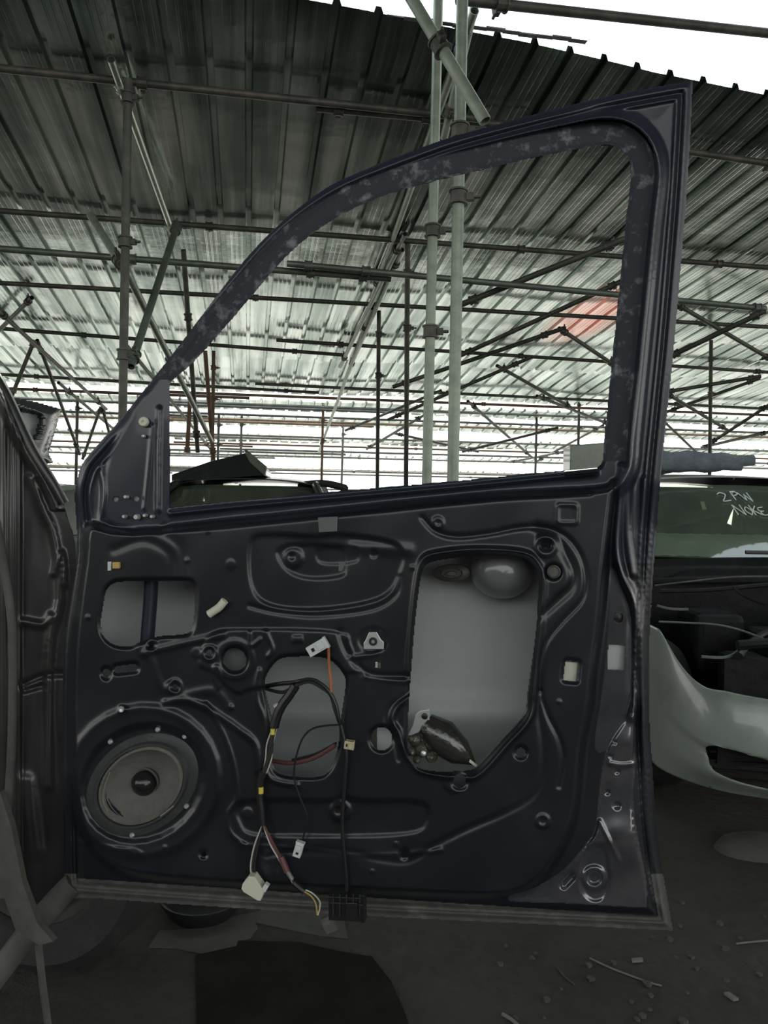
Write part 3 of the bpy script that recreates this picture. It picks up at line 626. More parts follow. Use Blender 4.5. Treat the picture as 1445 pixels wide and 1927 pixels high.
# speaker
sp = lathe_on(268, 1476, -.006, [(1.34, -.012), (1.34, .000), (1.28, .004), (1.10, .005), (1.06, .010), (1.0, .010), (.98, .003)], 'speaker', 'spk', 97, 70, .62, 48)
lathe_on(268, 1476, -.006, [(1.0, .004), (.97, .008), (.91, .009), (.86, .005), (.84, .002), (.60, -.010), (.34, -.022), (.2, -.026)], 'speaker_cone', 'cone', 97, 70, .62, 48, sp)
lathe_on(272, 1473, -.032, [(26, 0), (25, .006), (20, .013), (12, .018), (5, .020), (.01, .0205)], 'dust_cap', 'dome', 1, 1, 0, 32, sp)
lathe_on(272, 1473, -.030, [(33, -.002), (32, .003), (28, .004), (25, 0)], 'cap_ring', 'spk', 1, 1, 0, 32, sp)
k = MB(); pth = [D(*p, .006) for p in crom([(207, 1453), (197, 1480), (194, 1505), (203, 1527)], 5)]; k.tube(pth, .0014, 6); k.build('chipped_gasket', 'chip', sp)
k = MB(); pth = [D(*p, .006) for p in crom([(302, 1536), (315, 1526), (327, 1516)], 5)]; k.tube(pth, .0018, 6); k.build('chipped_gasket', 'chip', sp)
for x, y in [(209, 1395), (352, 1516), (250, 1570), (298, 1372), (349, 1385)]:
    lathe_on(x, y, -.004, [(5, 0), (5, .004), (3, .006), (.01, .006)], 'screw', 'zinc', parent=sp, n=12)
# zinc clip, stickers, plugs
plate([(694, 1190), (709, 1190), (717, 1204), (722, 1208), (722, 1222), (684, 1222), (684, 1210), (687, 1206)], .006, .003, 'striker_clip', 'zinc')
lathe_on(702, 1207, .0065, [(8, 0), (7.5, .003), (4, .003), (3, -.002), (.01, -.002)], 'clip_nut', 'black', n=20)
plate([(694, 1246), (716, 1246), (716, 1258), (694, 1258)], .0, .003, 'small_clip', 'galvdark'); plate([(706, 1246), (710, 1246), (710, 1257), (706, 1257)], .003, .003, 'clip_edge', 'zinc')
plate(list(map(tuple, rrect(1073, 1264, 25, 36, 2, .1))), -.014, .004, 'foam_pad', 'cream')
plate(list(map(tuple, rrect(1159, 1237, 34, 48, 2, .04))), -.045, .004, 'lock_cover', 'zinc')
lathe_on(1163, 1162, -.041, [(9, 0), (9, .003), (.01, .004)], 'rubber_plug', 'black', n=20)
lathe_on(1042, 1076, .004, [(12, -.004), (12, .002), (10, .003), (9, .001), (.01, .001)], 'blanking_plug', 'galvdark', n=24)
lathe_on(718, 1390, -.05, [(23, 0), (22, .004), (.01, .004)], 'white_disc', 'white', n=24)
plate([(697, 1372), (709, 1366), (709, 1412), (699, 1408)], -.03, .004, 'guide_edge', 'galvdark')
lathe_on(442, 1241, -.03, [(25, 0), (24, .004), (.01, .004)], 'sensor_disc', 'recess', n=24)
lathe_on(271, 794, -.022, [(10, -.002), (10, .003), (8, .005), (3, .005), (2, .002), (.01, .002)], 'cream_plug', 'cream', n=24)
lathe_on(271, 821, -.022, [(4, 0), (3, .004), (.01, .005)], 'screw', 'zinc', n=12)
for x, y, r in [(258, 973, 6), (274, 970, 4), (287, 972, 4), (238, 935, 4), (235, 972, 4)]:
    lathe_on(x, y, -.020, [(r, -.004), (r, .003), (r * .7, .006), (.01, .006)], 'mirror_stud', 'zinc', n=14)
for x, y, r in [(218, 939, 6), (257, 938, 6)]: lathe_on(x, y, -.034, [(r, 0), (.01, .001)], 'mirror_hole_liner', 'skin', n=14)
plate([(202, 1057), (209, 1057), (208, 1074), (202, 1074)], .004, .004, 'white_clip', 'white'); plate([(211, 1058), (224, 1058), (224, 1070), (211, 1070)], .006, .006, 'amber_clip', 'amber')
k = MB(); k.tube([D(*p, .008) for p in crom([(393, 1156), (402, 1150), (413, 1142), (423, 1130)], 4)], .0065, 12); k.build('cream_hose', 'cream', door, smooth=True)
plate([(598, 974), (635, 972), (634, 1000), (600, 1002)], .003, .001, 'grey_tape', 'recess'); plate([(637, 1057), (650, 1057), (650, 1075), (637, 1075)], -.008, .001, 'grey_tape', 'recess')
lathe_on(229, 1334, .006, [(6, 0), (6, .003), (3, .003), (.01, .001)], 'trim_clip', 'zinc', n=14)
# window regulator in the lower corner of the big opening
rg = plate([(776, 1366), (781, 1345), (790, 1338), (808, 1335), (808, 1358), (796, 1368), (788, 1378), (774, 1384), (767, 1384)], -.02, .002, 'regulator_bracket', 'zinc')
lathe_on(799, 1348, -.018, [(6, 0), (4, .001), (.01, .001)], 'bracket_hole', 'black', n=16, parent=rg)
k = MB(); 
for x, y, r, h in [(780, 1392, 13, -.03), (800, 1372, 9, -.02), (793, 1412, 14, -.03), (775, 1415, 9, -.028), (812, 1424, 12, -.03), (784, 1430, 8, -.025)]:
    k.lathe(D(x, y, h), EU, UPV, EN, [(r * PX, -.012), (r * PX, 0), (r * .6 * PX, .006), (.00001, .009)], 14)
k.build('lock_mechanism', mat('smeared_clear_plastic', (0.10, 0.10, 0.075), 0.15, .3, .5, noise=(60, (.30, .30, .24), .5, .7), bump=(90, .6)), rg, smooth=True)
k = MB(); k.tube([D(800, 1360, -.035), D(830, 1385, -.032), (D(865, 1415, -.028)), D(893, 1437, -.024)], [.018, .030, .022, .003], 14); k.build('plastic_wedge', mat('smoked_plastic', (0.03, 0.03, 0.026), 0.22, .0, .8, bump=(40, .4)), rg, smooth=True)
lathe_on(797, 1417, -.018, [(6, 0), (5, .004), (.01, .006)], 'foil_glint', 'zinc', n=10, parent=rg)
k = MB(); k.box(D(890, 1436, -.018), (EU * .8 - UPV * .6).normalized(), (EU * .6 + UPV * .8).normalized(), EN, .016, .004, .003); k.build('wedge_tip', 'cream', rg)
# gap closing strip at the glass slot
k = MB(); k.tube([D(1062, 891, .0), D(1095, 888, .001), D(1124, 885, 0)], .004, 8); k.build('belt_seal', 'paint', door, smooth=True)

# ------------------------------------------------------------ wiring loom hanging on the door
loom = thing('wiring_loom', 'cut wiring loom with white connectors hanging over the door panel', 'wiring', tuple(D(500, 1650, .02)))
def wire(pts, r, name, m, n=8, k=5):
    pp = crom([tuple(p) if len(p) == 3 else (*p, .012) for p in pts], k); return MB().tube([D(*p) for p in pp], r, n).build(name, m, loom, smooth=True)
wire([(497, 1292, -.03), (525, 1287, -.01), (548, 1285, .0), (565, 1282), (582, 1279), (600, 1285), (620, 1303), (632, 1328), (636, 1350), (641, 1364, .008)], .0035, 'black_wire', 'black')
wire([(500, 1296, -.03), (530, 1303, -.01), (548, 1295), (562, 1288), (583, 1283), (604, 1293), (622, 1308), (630, 1335), (640, 1362, .008)], .0028, 'black_wire', 'rubber')
wire([(556, 1290), (546, 1306), (532, 1325), (522, 1345), (516, 1368)], [.0075] * 21, 'tape_wrap', 'black')
wire([(517, 1366), (511, 1395), (508, 1420), (500, 1445), (493, 1465)], .004, 'black_wire', 'rubber')
for dx, m in ((-3, 'wirewhite'), (1, 'wirewhite'), (4, 'cream')):
    wire([(516 + dx, 1370), (507 + dx * 1.6, 1400), (504 + dx * 1.5, 1430), (497 + dx, 1455)], .0012, 'white_wire', m, 6)
wire([(494, 1452), (490, 1475), (489, 1500), (492, 1525), (494, 1552)], [.0060] * 21, 'tape_wrap', 'black')
wire([(486, 1482), (487, 1492), (488, 1496)], .002, 'white_tape', 'white'); wire([(513, 1371, .016), (513, 1382, .016)], .0035, 'yellow_tape', 'yellow'); wire([(491, 1481, .016), (491, 1493, .016)], .004, 'yellow_tape', 'yellow')
for dx, m in ((-4, 'wirewhite'), (0, 'rubber'), (3, 'rubber')):
    wire([(494, 1552), (483 + dx, 1590), (476 + dx, 1625), (478 + dx, 1648), (488, 1668)], .0013, 'thin_wire', m, 6)
for dx, m in ((-3, 'wirewhite'), (0, 'maroon'), (3, 'maroon')):
    wire([(496, 1552), (510 + dx, 1585), (525 + dx, 1612), (541 + dx, 1640), (553, 1664)], .0016, 'thin_wire', m, 6)
wire([(528, 1612), (535, 1628), (540, 1640)], .005, 'maroon_sleeve', 'maroon')
wire([(541, 1640), (550, 1655)], .0035, 'grey_sleeve', 'recess'); wire([(552, 1660), (562, 1669), (573, 1677)], .005, 'tape_wrap', 'black')
wire([(573, 1674), (588, 1681), (601, 1695), (602, 1708), (598, 1722)], .0012, 'cream_wire', 'cream', 6)
wire([(573, 1678), (585, 1686), (594, 1700), (597, 1722)], .0012, 'amber_wire', 'amber', 6)
wire([(556, 1290), (550, 1298), (555, 1308)], .0015, 'green_wire', 'cream', 6); wire([(551, 1292), (545, 1300), (551, 1312)], .0015, 'green_wire', 'wirewhite', 6)
wire([(516, 1330), (524, 1326), (530, 1335)], .003, 'branch_clip', 'wirewhite', 6)
wire([(618, 1215, .02), (619, 1250, .01), (622, 1280, .01), (623, 1303, .012)], .0022, 'orange_wire', 'orange', 6)
wire([(641, 1364), (610, 1366), (585, 1373), (568, 1392), (557, 1425), (553, 1460), (560, 1490), (572, 1520), (578, 1540), (574, 1562), (568, 1584)], .0015, 'thin_black_wire', 'black', 6)
wire([(631, 1402, .0), (610, 1416, -.01), (580, 1430, -.02), (545, 1436, -.03), (513, 1432, -.035)], .0035, 'maroon_wire', 'maroon')
wire([(632, 1398, .0), (615, 1408, -.01), (590, 1420, -.02), (550, 1430, -.03)], .002, 'black_wire', 'black')
wire([(641, 1364), (648, 1395), (652, 1425), (648, 1480), (644, 1550), (648, 1610), (652, 1655), (652, 1690)], .0032, 'black_wire', 'black')
def conn(px, py, wd, ht, ang, m, name='connector', h=.018, th=.012, ribs=True):
    c, s = math.cos(ang), math.sin(ang); a = EU * c + UPV * s; b = UPV * c - EU * s
    k = MB(); C0 = D(px, py, h); W, Hh = wd * PX, ht * PX
    k.box(C0, a, b, EN, W, Hh, th)
    if ribs:
        k.box(C0 + EN * th * .55 + a * W * .22, a, b, EN, W * .35, Hh * .7, th * .3); k.box(C0 + a * W * .52, a, b, EN, W * .12, Hh * 1.15, th * .8)
    o = k.build(name, m, loom, bevel=.0008)
    if ribs:
        q = MB(); q.box(C0 + EN * th * .52 - a * W * .2, a, b, EN, W * .16, Hh * .35, th * .05); q.build('slot', 'black', o)
    return o
conn(597, 1218, 38, 20, .55, 'white'); conn(562, 1598, 26, 15, 1.30, 'white'); conn(657, 1401, 17, 15, -.1, 'tan', h=.010)
k = MB().prism([D(*p, .026) for p in [(454, 1673), (456, 1664), (468, 1649), (478, 1650), (497, 1677), (490, 1696), (484, 1695), (458, 1679)]], -EN * .018).build('cream_connector', 'cream', loom, bevel=.001)
conn(500, 1669, 9, 14, -.5, 'white', h=.022, th=.01, ribs=False)
conn(652, 1703, 62, 44, .03, 'black', 'black_connector', h=.020, th=.026)
k = MB()
for i in range(5): k.box(D(627 + i * 12.5, 1703, .036), EU, UPV, EN, .0015, .034, .003)
k.box(D(652, 1700, .035), EU, UPV, EN, .05, .002, .003); k.build('connector_ribs', 'rubber', loom)
conn(620, 1738, 24, 30, .45, 'flange', 'grey_connector', h=.006, th=.01, ribs=False)

# ============================================================ CAR BODY at the left (the car the door belongs to)
cbody = thing('scrap_car', 'dark car body at the left edge that the stripped door hangs on', 'car', tuple(P(40, 1750, 1.4)))
BO = crom([(-700, 500), (-400, 505), (-160, 560), (-60, 640), (0, 712), (25, 765), (60, 838), (95, 897), (119, 945), (124, 968), (138, 1010), (143, 1080), (132, 1140), (121, 1210), (120, 1400), (122, 1560), (128, 1640), (122, 1672), (95, 1690), (60, 1700), (20, 1690), (-160, 1700), (-700, 1700)], 4, True)
st = 3.0; bx = np.arange(-710, 160, st); by = np.arange(490, 1712, st); BX, BY = np.meshgrid(bx, by)
sb = sdf(BX, BY, BO, 60); d = -sb
HB = -.075 + .035 * sstep(0, 25, d) * 0
edge = np.interp(BX, [-170, -40, 0, 8, 16, 24, 30, 36, 42, 60, 80, 160], [.02, .02, .012, .018, .006, .012, .0, .008, -.012, -.014, -.022, -.03])
HB = HB + .55 * edge * sstep(1180, 930, -BY * 0 + np.abs(BY - 1300)) + np.where(BY < 960, .03 * np.exp(-((d - 14) / 8) ** 2), 0)
def bl(path, wd, hh):
    global HB; hh = hh * .6
    q = ldist(BX, BY, crom(path, 5), wd * 4); HB = HB + hh * np.exp(-(q / wd) ** 2)
bl([(60, 900), (82, 960), (100, 1000), (110, 1060), (112, 1130), (96, 1200), (92, 1300), (92, 1480)], 8, .016)
bl([(100, 1080), (118, 1040), (122, 1100)], 5, .01); bl([(45, 1170), (80, 1175), (95, 1160)], 7, .012); bl([(40, 1290), (80, 1272), (118, 1268)], 5, -.012); bl([(46, 1300), (80, 1290)], 4, -.01)
bl([(50, 1470), (60, 1540), (70, 1600)], 14, .014)
HB += .003 * np.sin(BX / 17) * np.sin(BY / 49)
bX, bY, bk = snap(BX, BY, sb, st)
o = grid_object('pillar_panel', DN(bX, bY, HB), bk, 'body', cbody)
st = 12.0; bx = np.arange(-710, 160, st); by = np.arange(490, 1712, st); BX, BY = np.meshgrid(bx, by); sb = sdf(BX, BY, BO, 60); bX, bY, bk = snap(BX, BY, sb, st)
grid_object('pillar_back', DN(bX, bY, -.16 + 0 * BX), bk, 'body', cbody)
k = MB(); k.tube([D(*p) for p in crom([(-60, 640, -.07), (0, 722, -.065), (55, 838, -.065), (95, 905, -.07), (119, 948, -.08)], 5)], .010, 10); k.build('pillar_seam', 'body', cbody, smooth=True)
k = MB(); k.tube([D(*p) for p in crom([(-12, 960, .0), (10, 1080, .0), (24, 1200, .0), (22, 1400, .0), (14, 1530, .0)], 5)], .007, 10); k.build('door_weatherstrip', 'bodydust', cbody, smooth=True)
k = MB(); k.add([D(x, y, h) for x, y, h in [(-60, 1540, .03), (0, 1490, .03), (22, 1560, .032), (42, 1660, .035), (70, 1738, .04), (100, 1772, .04), (74, 1779, .042), (30, 1752, .04), (8, 1690, .036), (-60, 1700, .03)]] , [tuple(range(10))])
o = k.build('loose_trim_strip', 'bodydust', cbody); sm = o.modifiers.new('t', 'SOLIDIFY'); sm.thickness = .012
k = MB(); k.tube([D(*p) for p in crom([(-80, 1930, .02), (-10, 1840, .0), (50, 1760, -.02), (110, 1690, -.05), (140, 1660, -.06)], 5)], [.020] * 21, 12); k.build('sill', 'bodydust', cbody, smooth=True)
k = MB(); k.tube([D(72, 1775, .02), D(80, 1850, .0), D(92, 1940, .0)], .006, 8); k.build('hanging_hose', 'bodydust', cbody, smooth=True)
k = MB(); k.prism([D(125, 1600, -.06), D(150, 1625, -.06), D(190, 1652, -.06), D(240, 1664, -.06), D(240, 1690, -.06), D(125, 1690, -.06)], -EN * .01); k.build('lower_hinge_cover', 'flange', cbody)
# tyre of that car
def tyre(c, ax, R, wd, name, label, par=None):
    ax = Vector(ax).normalized(); x = ax.orthogonal().normalized(); y = ax.cross(x); r = R * .64
    t = thing(name, label, 'tyre', (c[0], c[1], c[2])) if par is None else par
    pr = [(r, -wd * .42), (r * 1.05, -wd * .5), (R * .9, -wd * .52), (R * .985, -wd * .40), (R, -wd * .2), (R, wd * .2), (R * .985, wd * .40), (R * .9, wd * .52), (r * 1.05, wd * .5), (r, wd * .42)]
    MB().lathe(c, x, y, ax, pr + [pr[0]], 48).build('tyre' if par else 'tread', 'rubber', t, smooth=True)
    MB().lathe(c, x, y, ax, [(r, -wd * .4), (r * .95, -wd * .3), (r * .9, wd * .1), (r * .4, wd * .16), (r * .18, wd * .2), (.001, wd * .2)], 32).build('wheel_rim', 'galvdark', t, smooth=True)
    return t
c = P(100, 1560, 1.95); c.z = .33
wh = bpy.data.objects.new('wheel', None); wh.location = c; wh.matrix_world = Matrix.Translation(c); link(wh, cbody)
tyre(c, (.25, 1, 0), .33, .2, 'wheel', '', wh)

# ============================================================ OTHER CARS
def bez(pts, n=8): return crom(pts, n)
def car(name, label, loc, yaw, paint, hood=True, detail=False, roofz=1.40, wid=1.68):
    """car facing -y of its own frame, origin under the front bumper"""
    t = bpy.data.objects.new(name, None); t.matrix_world = Matrix.Translation(Vector(loc)) @ Matrix.Rotation(yaw, 4, 'Z'); COL.objects.link(t)
    t['label'] = label; t['category'] = 'car'; MW = t.matrix_world.copy(); hw = wid / 2
    def put(o): 
        o.parent = t; o.matrix_parent_inverse = Matrix.Identity(4); return o
    def surf(nm, fn, s0, s1, t0, t1, ns, ntt, m, holes=(), thick=0.0, parent=None):
        s = np.linspace(s0, s1, ns); tt = np.linspace(t0, t1, ntt); S_, T_ = np.meshgrid(s, tt)
        if holes:
            step = (s1 - s0) / (ns - 1); h = np.full(S_.shape, 9.0)
            for hp in holes: h = np.minimum(h, sdf(S_, T_, hp, .5))
            gyy, gxx = np.gradient(-h, tt[1] - tt[0], step); near = np.abs(h) < .7 * step
            S2 = np.where(near, S_ + h * gxx * 1, S_); T2 = np.where(near, T_ + h * gyy, T_); K = np.where(near, 0, -h)
            mxx = np.maximum.reduce([K[:-1, :-1], K[1:, :-1], K[1:, 1:], K[:-1, 1:]]); keep = mxx <= 1e-6; S_, T_ = S2, T2
        else: keep = np.ones((ntt - 1, ns - 1), bool)
        pts = np.stack(fn(S_, T_), -1); o = grid_object(nm, pts, keep, m, None, True, thick); put(o)
        if parent is not None: o.parent = parent; 
        return o
    # plan outline of the nose: y as function of x
    def plan(s): # s: arc-like lateral coordinate; beyond |s|>hw the surface runs back along the side
        a = np.abs(s); x = np.sign(s) * np.where(a < hw - .22, a, hw - .22 + .22 * np.sin(np.clip((a - (hw - .22)) / .345, 0, 1) * np.pi / 2))
        y = .10 * (np.minimum(a, hw) / hw) ** 2 + np.where(a > hw - .22, .22 * (1 - np.cos(np.clip((a - (hw - .22)) / .345, 0, 1) * np.pi / 2)), 0) + np.maximum(a - hw - .125, 0)
        return x, y
    def ztop(s):
        a = np.abs(s); 
        if hood: return .66 + 0 * a
        return .485 + .05 * np.minimum(a / .7, 1) ** 2 + .17 * sstep(.74, .98, a)
    def bump(S_, T_):
        x, y = plan(S_); z = .15 + .05 * sstep(.2, 1.1, np.abs(S_)) + (ztop(S_) - .15 - .05 * sstep(.2, 1.1, np.abs(S_))) * T_
        off = .05 * np.sin(np.clip(T_, 0, 1) * np.pi) ** .7 + .015 * sstep(.42, .5, T_) - .05 * (1 - sstep(0, .25, T_))
        f = 1 - .5 * sstep(.7, 1.0, np.abs(S_)); return x, y - off * f, z
    hl = []
    if detail:
        hl = [crom([(-.70, .20), (-.755, .34), (-.74, .50), (-.5, .44), (-.1, .38), (.1, .38), (.5, .44), (.74, .50), (.755, .34), (.70, .20), (.4, .11), (.1, .08), (-.1, .08), (-.4, .11)], 4, True), circ(-.47, .64, .03, .08)]
    bp = surf('bumper', bump, -1.15, 1.15, 0, 1, 140, 60, paint, hl, .004)
    k = MB()
    for i in range(5): k.tube([MW @ Vector((x, .06 + .1 * (x / hw) ** 2, .19 + i * .03)) for x in np.linspace(-.72, .72, 9)], .004, 6)
    g = k.build('lower_grille', 'bay'); g.parent = t; g.matrix_parent_inverse = MW.inverted()
    def wput(kk, nm, m, smooth=False, bevel=0, lab=None, parent=None):
        o = kk.build(nm, m, None, smooth, bevel); o.parent = parent or t; o.matrix_parent_inverse = MW.inverted()
        if lab: o['label'] = lab
        return o
    W = lambda x, y, z: MW @ Vector((x, y, z))
    # engine bay or bonnet
    if hood:
        def hd(S_, T_): return S_ * (hw - .08), .06 + 1.0 * T_ + .08 * S_ ** 2 * (1 - T_), .66 + .24 * T_ ** .7 - .06 * np.abs(S_) ** 3
        surf('bonnet', hd, -1, 1, 0, 1, 24, 16, paint)
    else:
        k = MB(); k.box(W(0, .55, .32), MW.to_3x3() @ Vector((1, 0, 0)), MW.to_3x3() @ Vector((0, 1, 0)), UPV, 1.4, .86, .1)
        k.box(W(0, .98, .62), MW.to_3x3() @ Vector((1, 0, 0)), MW.to_3x3() @ Vector((0, 1, 0)), UPV, 1.45, .04, .5)
        wput(k, 'engine_bay', 'bay')
        AX = MW.to_3x3() @ Vector((1, 0, 0)); AY = MW.to_3x3() @ Vector((0, 1, 0))
        k = MB(); k.box(W(-.02, .22, .47), AX, AY, UPV, 1.25, .03, .30); k.tube([W(x, .16, .66 + .05 * math.cos(x * 2)) for x in np.linspace(-.62, .62, 9)], .018, 8)
        k.tube([W(x, .19, .40) for x in np.linspace(-.6, .6, 5)], .02, 8); wput(k, 'radiator_support', 'bay', True)
        k = MB()
        for i, (x, y, z, a, b_, c_) in enumerate([(-.25, .5, .55, .3, .3, .25), (.15, .55, .6, .4, .35, .3), (-.5, .7, .6, .2, .25, .25), (-.48, .4, .5, .16, .2, .2), (.5, .5, .55, .2, .3, .3)]): k.box(W(x, y, z), AX, AY, UPV, a, b_, c_)
        wput(k, 'engine_parts', 'bay', bevel=.03)
        rnd = random.Random(3)
        k = MB()
        for i in range(7):
            x0 = -.6 + i * .14; y0 = .12 + rnd.random() * .3; k.tube([W(*p) for p in crom([(x0, y0, .55 + rnd.random() * .15), (x0 + .08, y0 + .1, .62 + rnd.random() * .1), (x0 + .2, y0 + .15, .6 + rnd.random() * .15), (x0 + .32, y0 + .05, .55)], 4)], .010 + .006 * rnd.random(), 8)
        wput(k, 'hoses', 'black', True)
        k = MB(); k.tube([W(-.30, .14, .52), W(-.19, .13, .515), W(-.13, .12, .56)], .007, 6); wput(k, 'bent_bracket', 'galvdark')
        # cowl
        def cw(S_, T_): return S_ * .72, .82 + .16 * T_ + .12 * S_ ** 2, .84 + .085 * T_ + .012 * np.sin(T_ * 14) - .03 * S_ ** 2
        surf('cowl', cw, -1, 1, 0, 1, 24, 16, 'bay')
    # wings, sides
    for sgn in (-1, 1):
        def wing(S_, T_): return sgn * (hw - (.16 if hood else .05) * (1 - T_) ** 2) * (1 - 0 * S_), (.32 if hood else .56) + S_ * (.85 if hood else .61), .86 - .10 * (1 - S_) ** 2 - (.62 - .28 * np.sqrt(np.clip(1 - ((S_ - .45) / .42) ** 2, 0, 1))) * T_
        surf('wing', wing, 0, 1, 0, 1, 24, 12, paint, thick=.004)
        def side(S_, T_): return sgn * (hw - .04 * (1 - T_) ** 2 - .05 * T_ ** 3), 1.1 + 2.7 * S_, .90 - .68 * T_
        surf('side_panel', side, 0, 1, 0, 1, 16, 10, paint, thick=.004)
        cc = W(sgn * (hw - .1), .72, .30); 
        ob = MB().lathe(cc, MW.to_3x3() @ Vector((0, 1, 0)), UPV, MW.to_3x3() @ Vector((1, 0, 0)), [(.19, -.09), (.28, -.1), (.30, -.07), (.30, .07), (.28, .1), (.19, .09), (.17, .04), (.05, .05), (.001, .05)], 28); wput(ob, 'wheel', 'rubber', True)
        cc = W(sgn * (hw - .1), 3.1, .30); ob = MB().lathe(cc, MW.to_3x3() @ Vector((0, 1, 0)), UPV, MW.to_3x3() @ Vector((1, 0, 0)), [(.19, -.09), (.28, -.1), (.30, -.07), (.30, .07), (.28, .1), (.19, .09), (.17, .04), (.05, .05), (.001, .05)], 28); wput(ob, 'wheel', 'rubber', True)
        # pillars
        k = MB(); k.tube([W(*p) for p in crom([(sgn * .74, .98, .90), (sgn * .66, 1.35, roofz - .22), (sgn * .57, 1.72, roofz - .06)], 5)], .03, 8)
        k.tube([W(*p) for p in crom([(sgn * .57, 1.72, roofz - .06), (sgn * .57, 2.3, roofz - .03), (sgn * .57, 2.9, roofz - .08), (sgn * .68, 3.5, .92)], 5)], .03, 8)
        k.tube([W(sgn * .58, 2.4, roofz - .05), W(sgn * .76, 2.4, .88)], .035, 8); wput(k, 'pillar', paint, True)
    # glass
    def ws(S_, T_):
        yb, yt = .98, 1.70; return S_ * (.72 - .16 * T_), yb + (yt - yb) * T_ + .12 * S_ ** 2 - .0, .925 + (roofz - .06 - .925) * T_ - .02 * S_ ** 2 * T_ + .015 * np.sin(T_ * np.pi)
    wsf = surf('windscreen', ws, -1, 1, 0, 1, 24, 12, 'glass'); 
    def rf(S_, T_): return S_ * (.58 - .02 * T_), 1.70 + 1.25 * T_ + .10 * S_ ** 2 * (1 - T_), roofz - .055 + .05 * np.sin(np.clip(T_ * .8 + .1, 0, 1) * np.pi) + .02 * (1 - S_ ** 2) - .03 * S_ ** 4
    surf('roof', rf, -1, 1, 0, 1, 24, 14, paint, thick=.004)
    def rg_(S_, T_): return S_ * (.57 + .09 * T_), 2.95 + .6 * T_, roofz - .04 - (roofz - .04 - .93) * T_
    surf('rear_window', rg_, -1, 1, 0, 1, 12, 6, 'tint')
    for sgn in (-1, 1):
        def sw(S_, T_): return sgn * (.75 - .17 * T_), (1.15 + .55 * T_) + (3.45 - 1.15 - 1.05 * T_) * S_, .90 + (roofz - .05 - .90) * T_
        surf('side_window', sw, 0, 1, 0, 1, 12, 6, 'tint')
    def bt(S_, T_): return S_ * (hw - .1), 3.5 + .4 * T_, .93 - .04 * T_
    surf('boot_lid', bt, -1, 1, 0, 1, 8, 4, paint)
    def bk(S_, T_): return S_ * (hw - .06), 3.9 + .04 * np.sin(T_ * 3), .9 - .65 * T_
    surf('rear_bumper', bk, -1, 1, 0, 1, 8, 8, paint)
    AX = MW.to_3x3() @ Vector((1, 0, 0)); AY = MW.to_3x3() @ Vector((0, 1, 0))
    k = MB(); k.box(W(0, 2.4, .35), AX, AY, UPV, 1.45, 2.6, .1)
    for x in (-.38, .38):
        k.box(W(x, 2.15, .68), AX, AY, UPV, .48, .14, .62); k.box(W(x, 2.13, 1.08), AX, AY, UPV, .24, .09, .16)
    k.box(W(0, 3.1, .75), AX, AY, UPV, 1.2, .15, .6)
    wput(k, 'seats', 'bay', bevel=.03)
    def ds(S_, T_): return S_ * .64, 1.12 + .38 * T_ + .1 * S_ ** 2, .925 + .10 * np.sin(T_ * 2.2) + .002 * np.sin(S_ * 60)
    surf('dashboard', ds, -1, 1, 0, 1, 60, 8, 'dash' if detail else 'bay')  # pale dash top takes the place of the roof reflection on the glass
    t['_ws'] = 0; del t['_ws']
    return t, W, ws, put, wput, surf
wc, W, ws, put, wput, surf = car('white_car', 'white saloon without bonnet, white scribbled writing on its windscreen, right of the door', (1.86, 2.52, 0), math.radians(-1), 'carwhite', hood=False, detail=True, roofz=1.345)
# wipers
for xa, xb in ((-.22, .28), (.30, .66)):
    k = MB(); pts = [W(*[float(q) for q in (lambda r: (r[0], r[1] - .02, r[2] + .02))(ws(np.array(x), np.array(.03 + .0 * x)))]) for x in np.linspace(xa / .7, xb / .7, 8)]
    k.tube(pts, .009, 6); k.tube([pts[4] + Vector((0, 0, .006)), pts[6] + Vector((0, -.04, .0)), pts[7] + Vector((.05, -.07, -.03))], .009, 6); wput(k, 'wiper', 'black', True)
# seals, cables and stays lying over the open bay
for pts, r, m_ in (([(1232, 1102, 3.25), (1300, 1094, 3.2), (1380, 1086, 3.15), (1460, 1085, 3.1)], .004, 'galvdark'), ([(1240, 1170, 2.95), (1290, 1172, 2.9), (1350, 1176, 2.85), (1400, 1188, 2.8), (1460, 1212, 2.75)], .004, 'tubegrey'),
                   ([(1236, 1140, 3.1), (1262, 1146, 3.1), (1295, 1147, 3.1)], .006, 'galvdark'), ([(1380, 1105, 3.1), (1400, 1122, 3.05), (1440, 1138, 3.0)], .006, 'bay'), ([(1320, 1236, 2.75), (1370, 1236, 2.75), (1402, 1212, 2.8)], .006, 'tubegrey'),
                   ([(1242, 1112, 3.2), (1330, 1110, 3.2), (1445, 1100, 3.2)], .009, 'bay')):
    k = MB(); k.tube([P(*p) for p in crom(pts, 5)], r, 6); wput(k, 'bay_cable', m_, True)
# chalk writing on the windscreen: 2 PW / NOKE in quick strokes
def chalk(strokes, ox, oy, sx, sy, r=.0022):
    k = MB()
    for s_ in strokes:
        pp = crom(s_, 4) if len(s_) > 2 else np.array(s_, float)
        pts = []
        for x, y in pp:
            S_ = (ox + x * sx); T_ = (oy + y * sy); q = ws(np.array(S_), np.array(T_)); pts.append(W(float(q[0]), float(q[1]) - .006, float(q[2]) + .006))
        k.tube(pts, r, 6)
    return k
TWO = [[(0, .8), (.4, 1), (.8, .8), (.5, .4), (.1, 0), (.9, .1)]]
PEE = [[(0, 0), (.15, 1)], [(.1, .95), (.6, 1), (.7, .7), (.2, .5)]]
DUB = [[(0, 1), (.25, .1)], [(.25, .1), (.5, .8)], [(.5, .8), (.75, .0)], [(.75, .0), (1.0, 1)]]
ENN = [[(0, 0), (.1, 1)], [(.1, 1), (.7, 0)], [(.7, 0), (.8, 1)]]
OH = [[(.3, 0), (0, .4), (.3, .8), (.6, .4), (.3, 0)]]
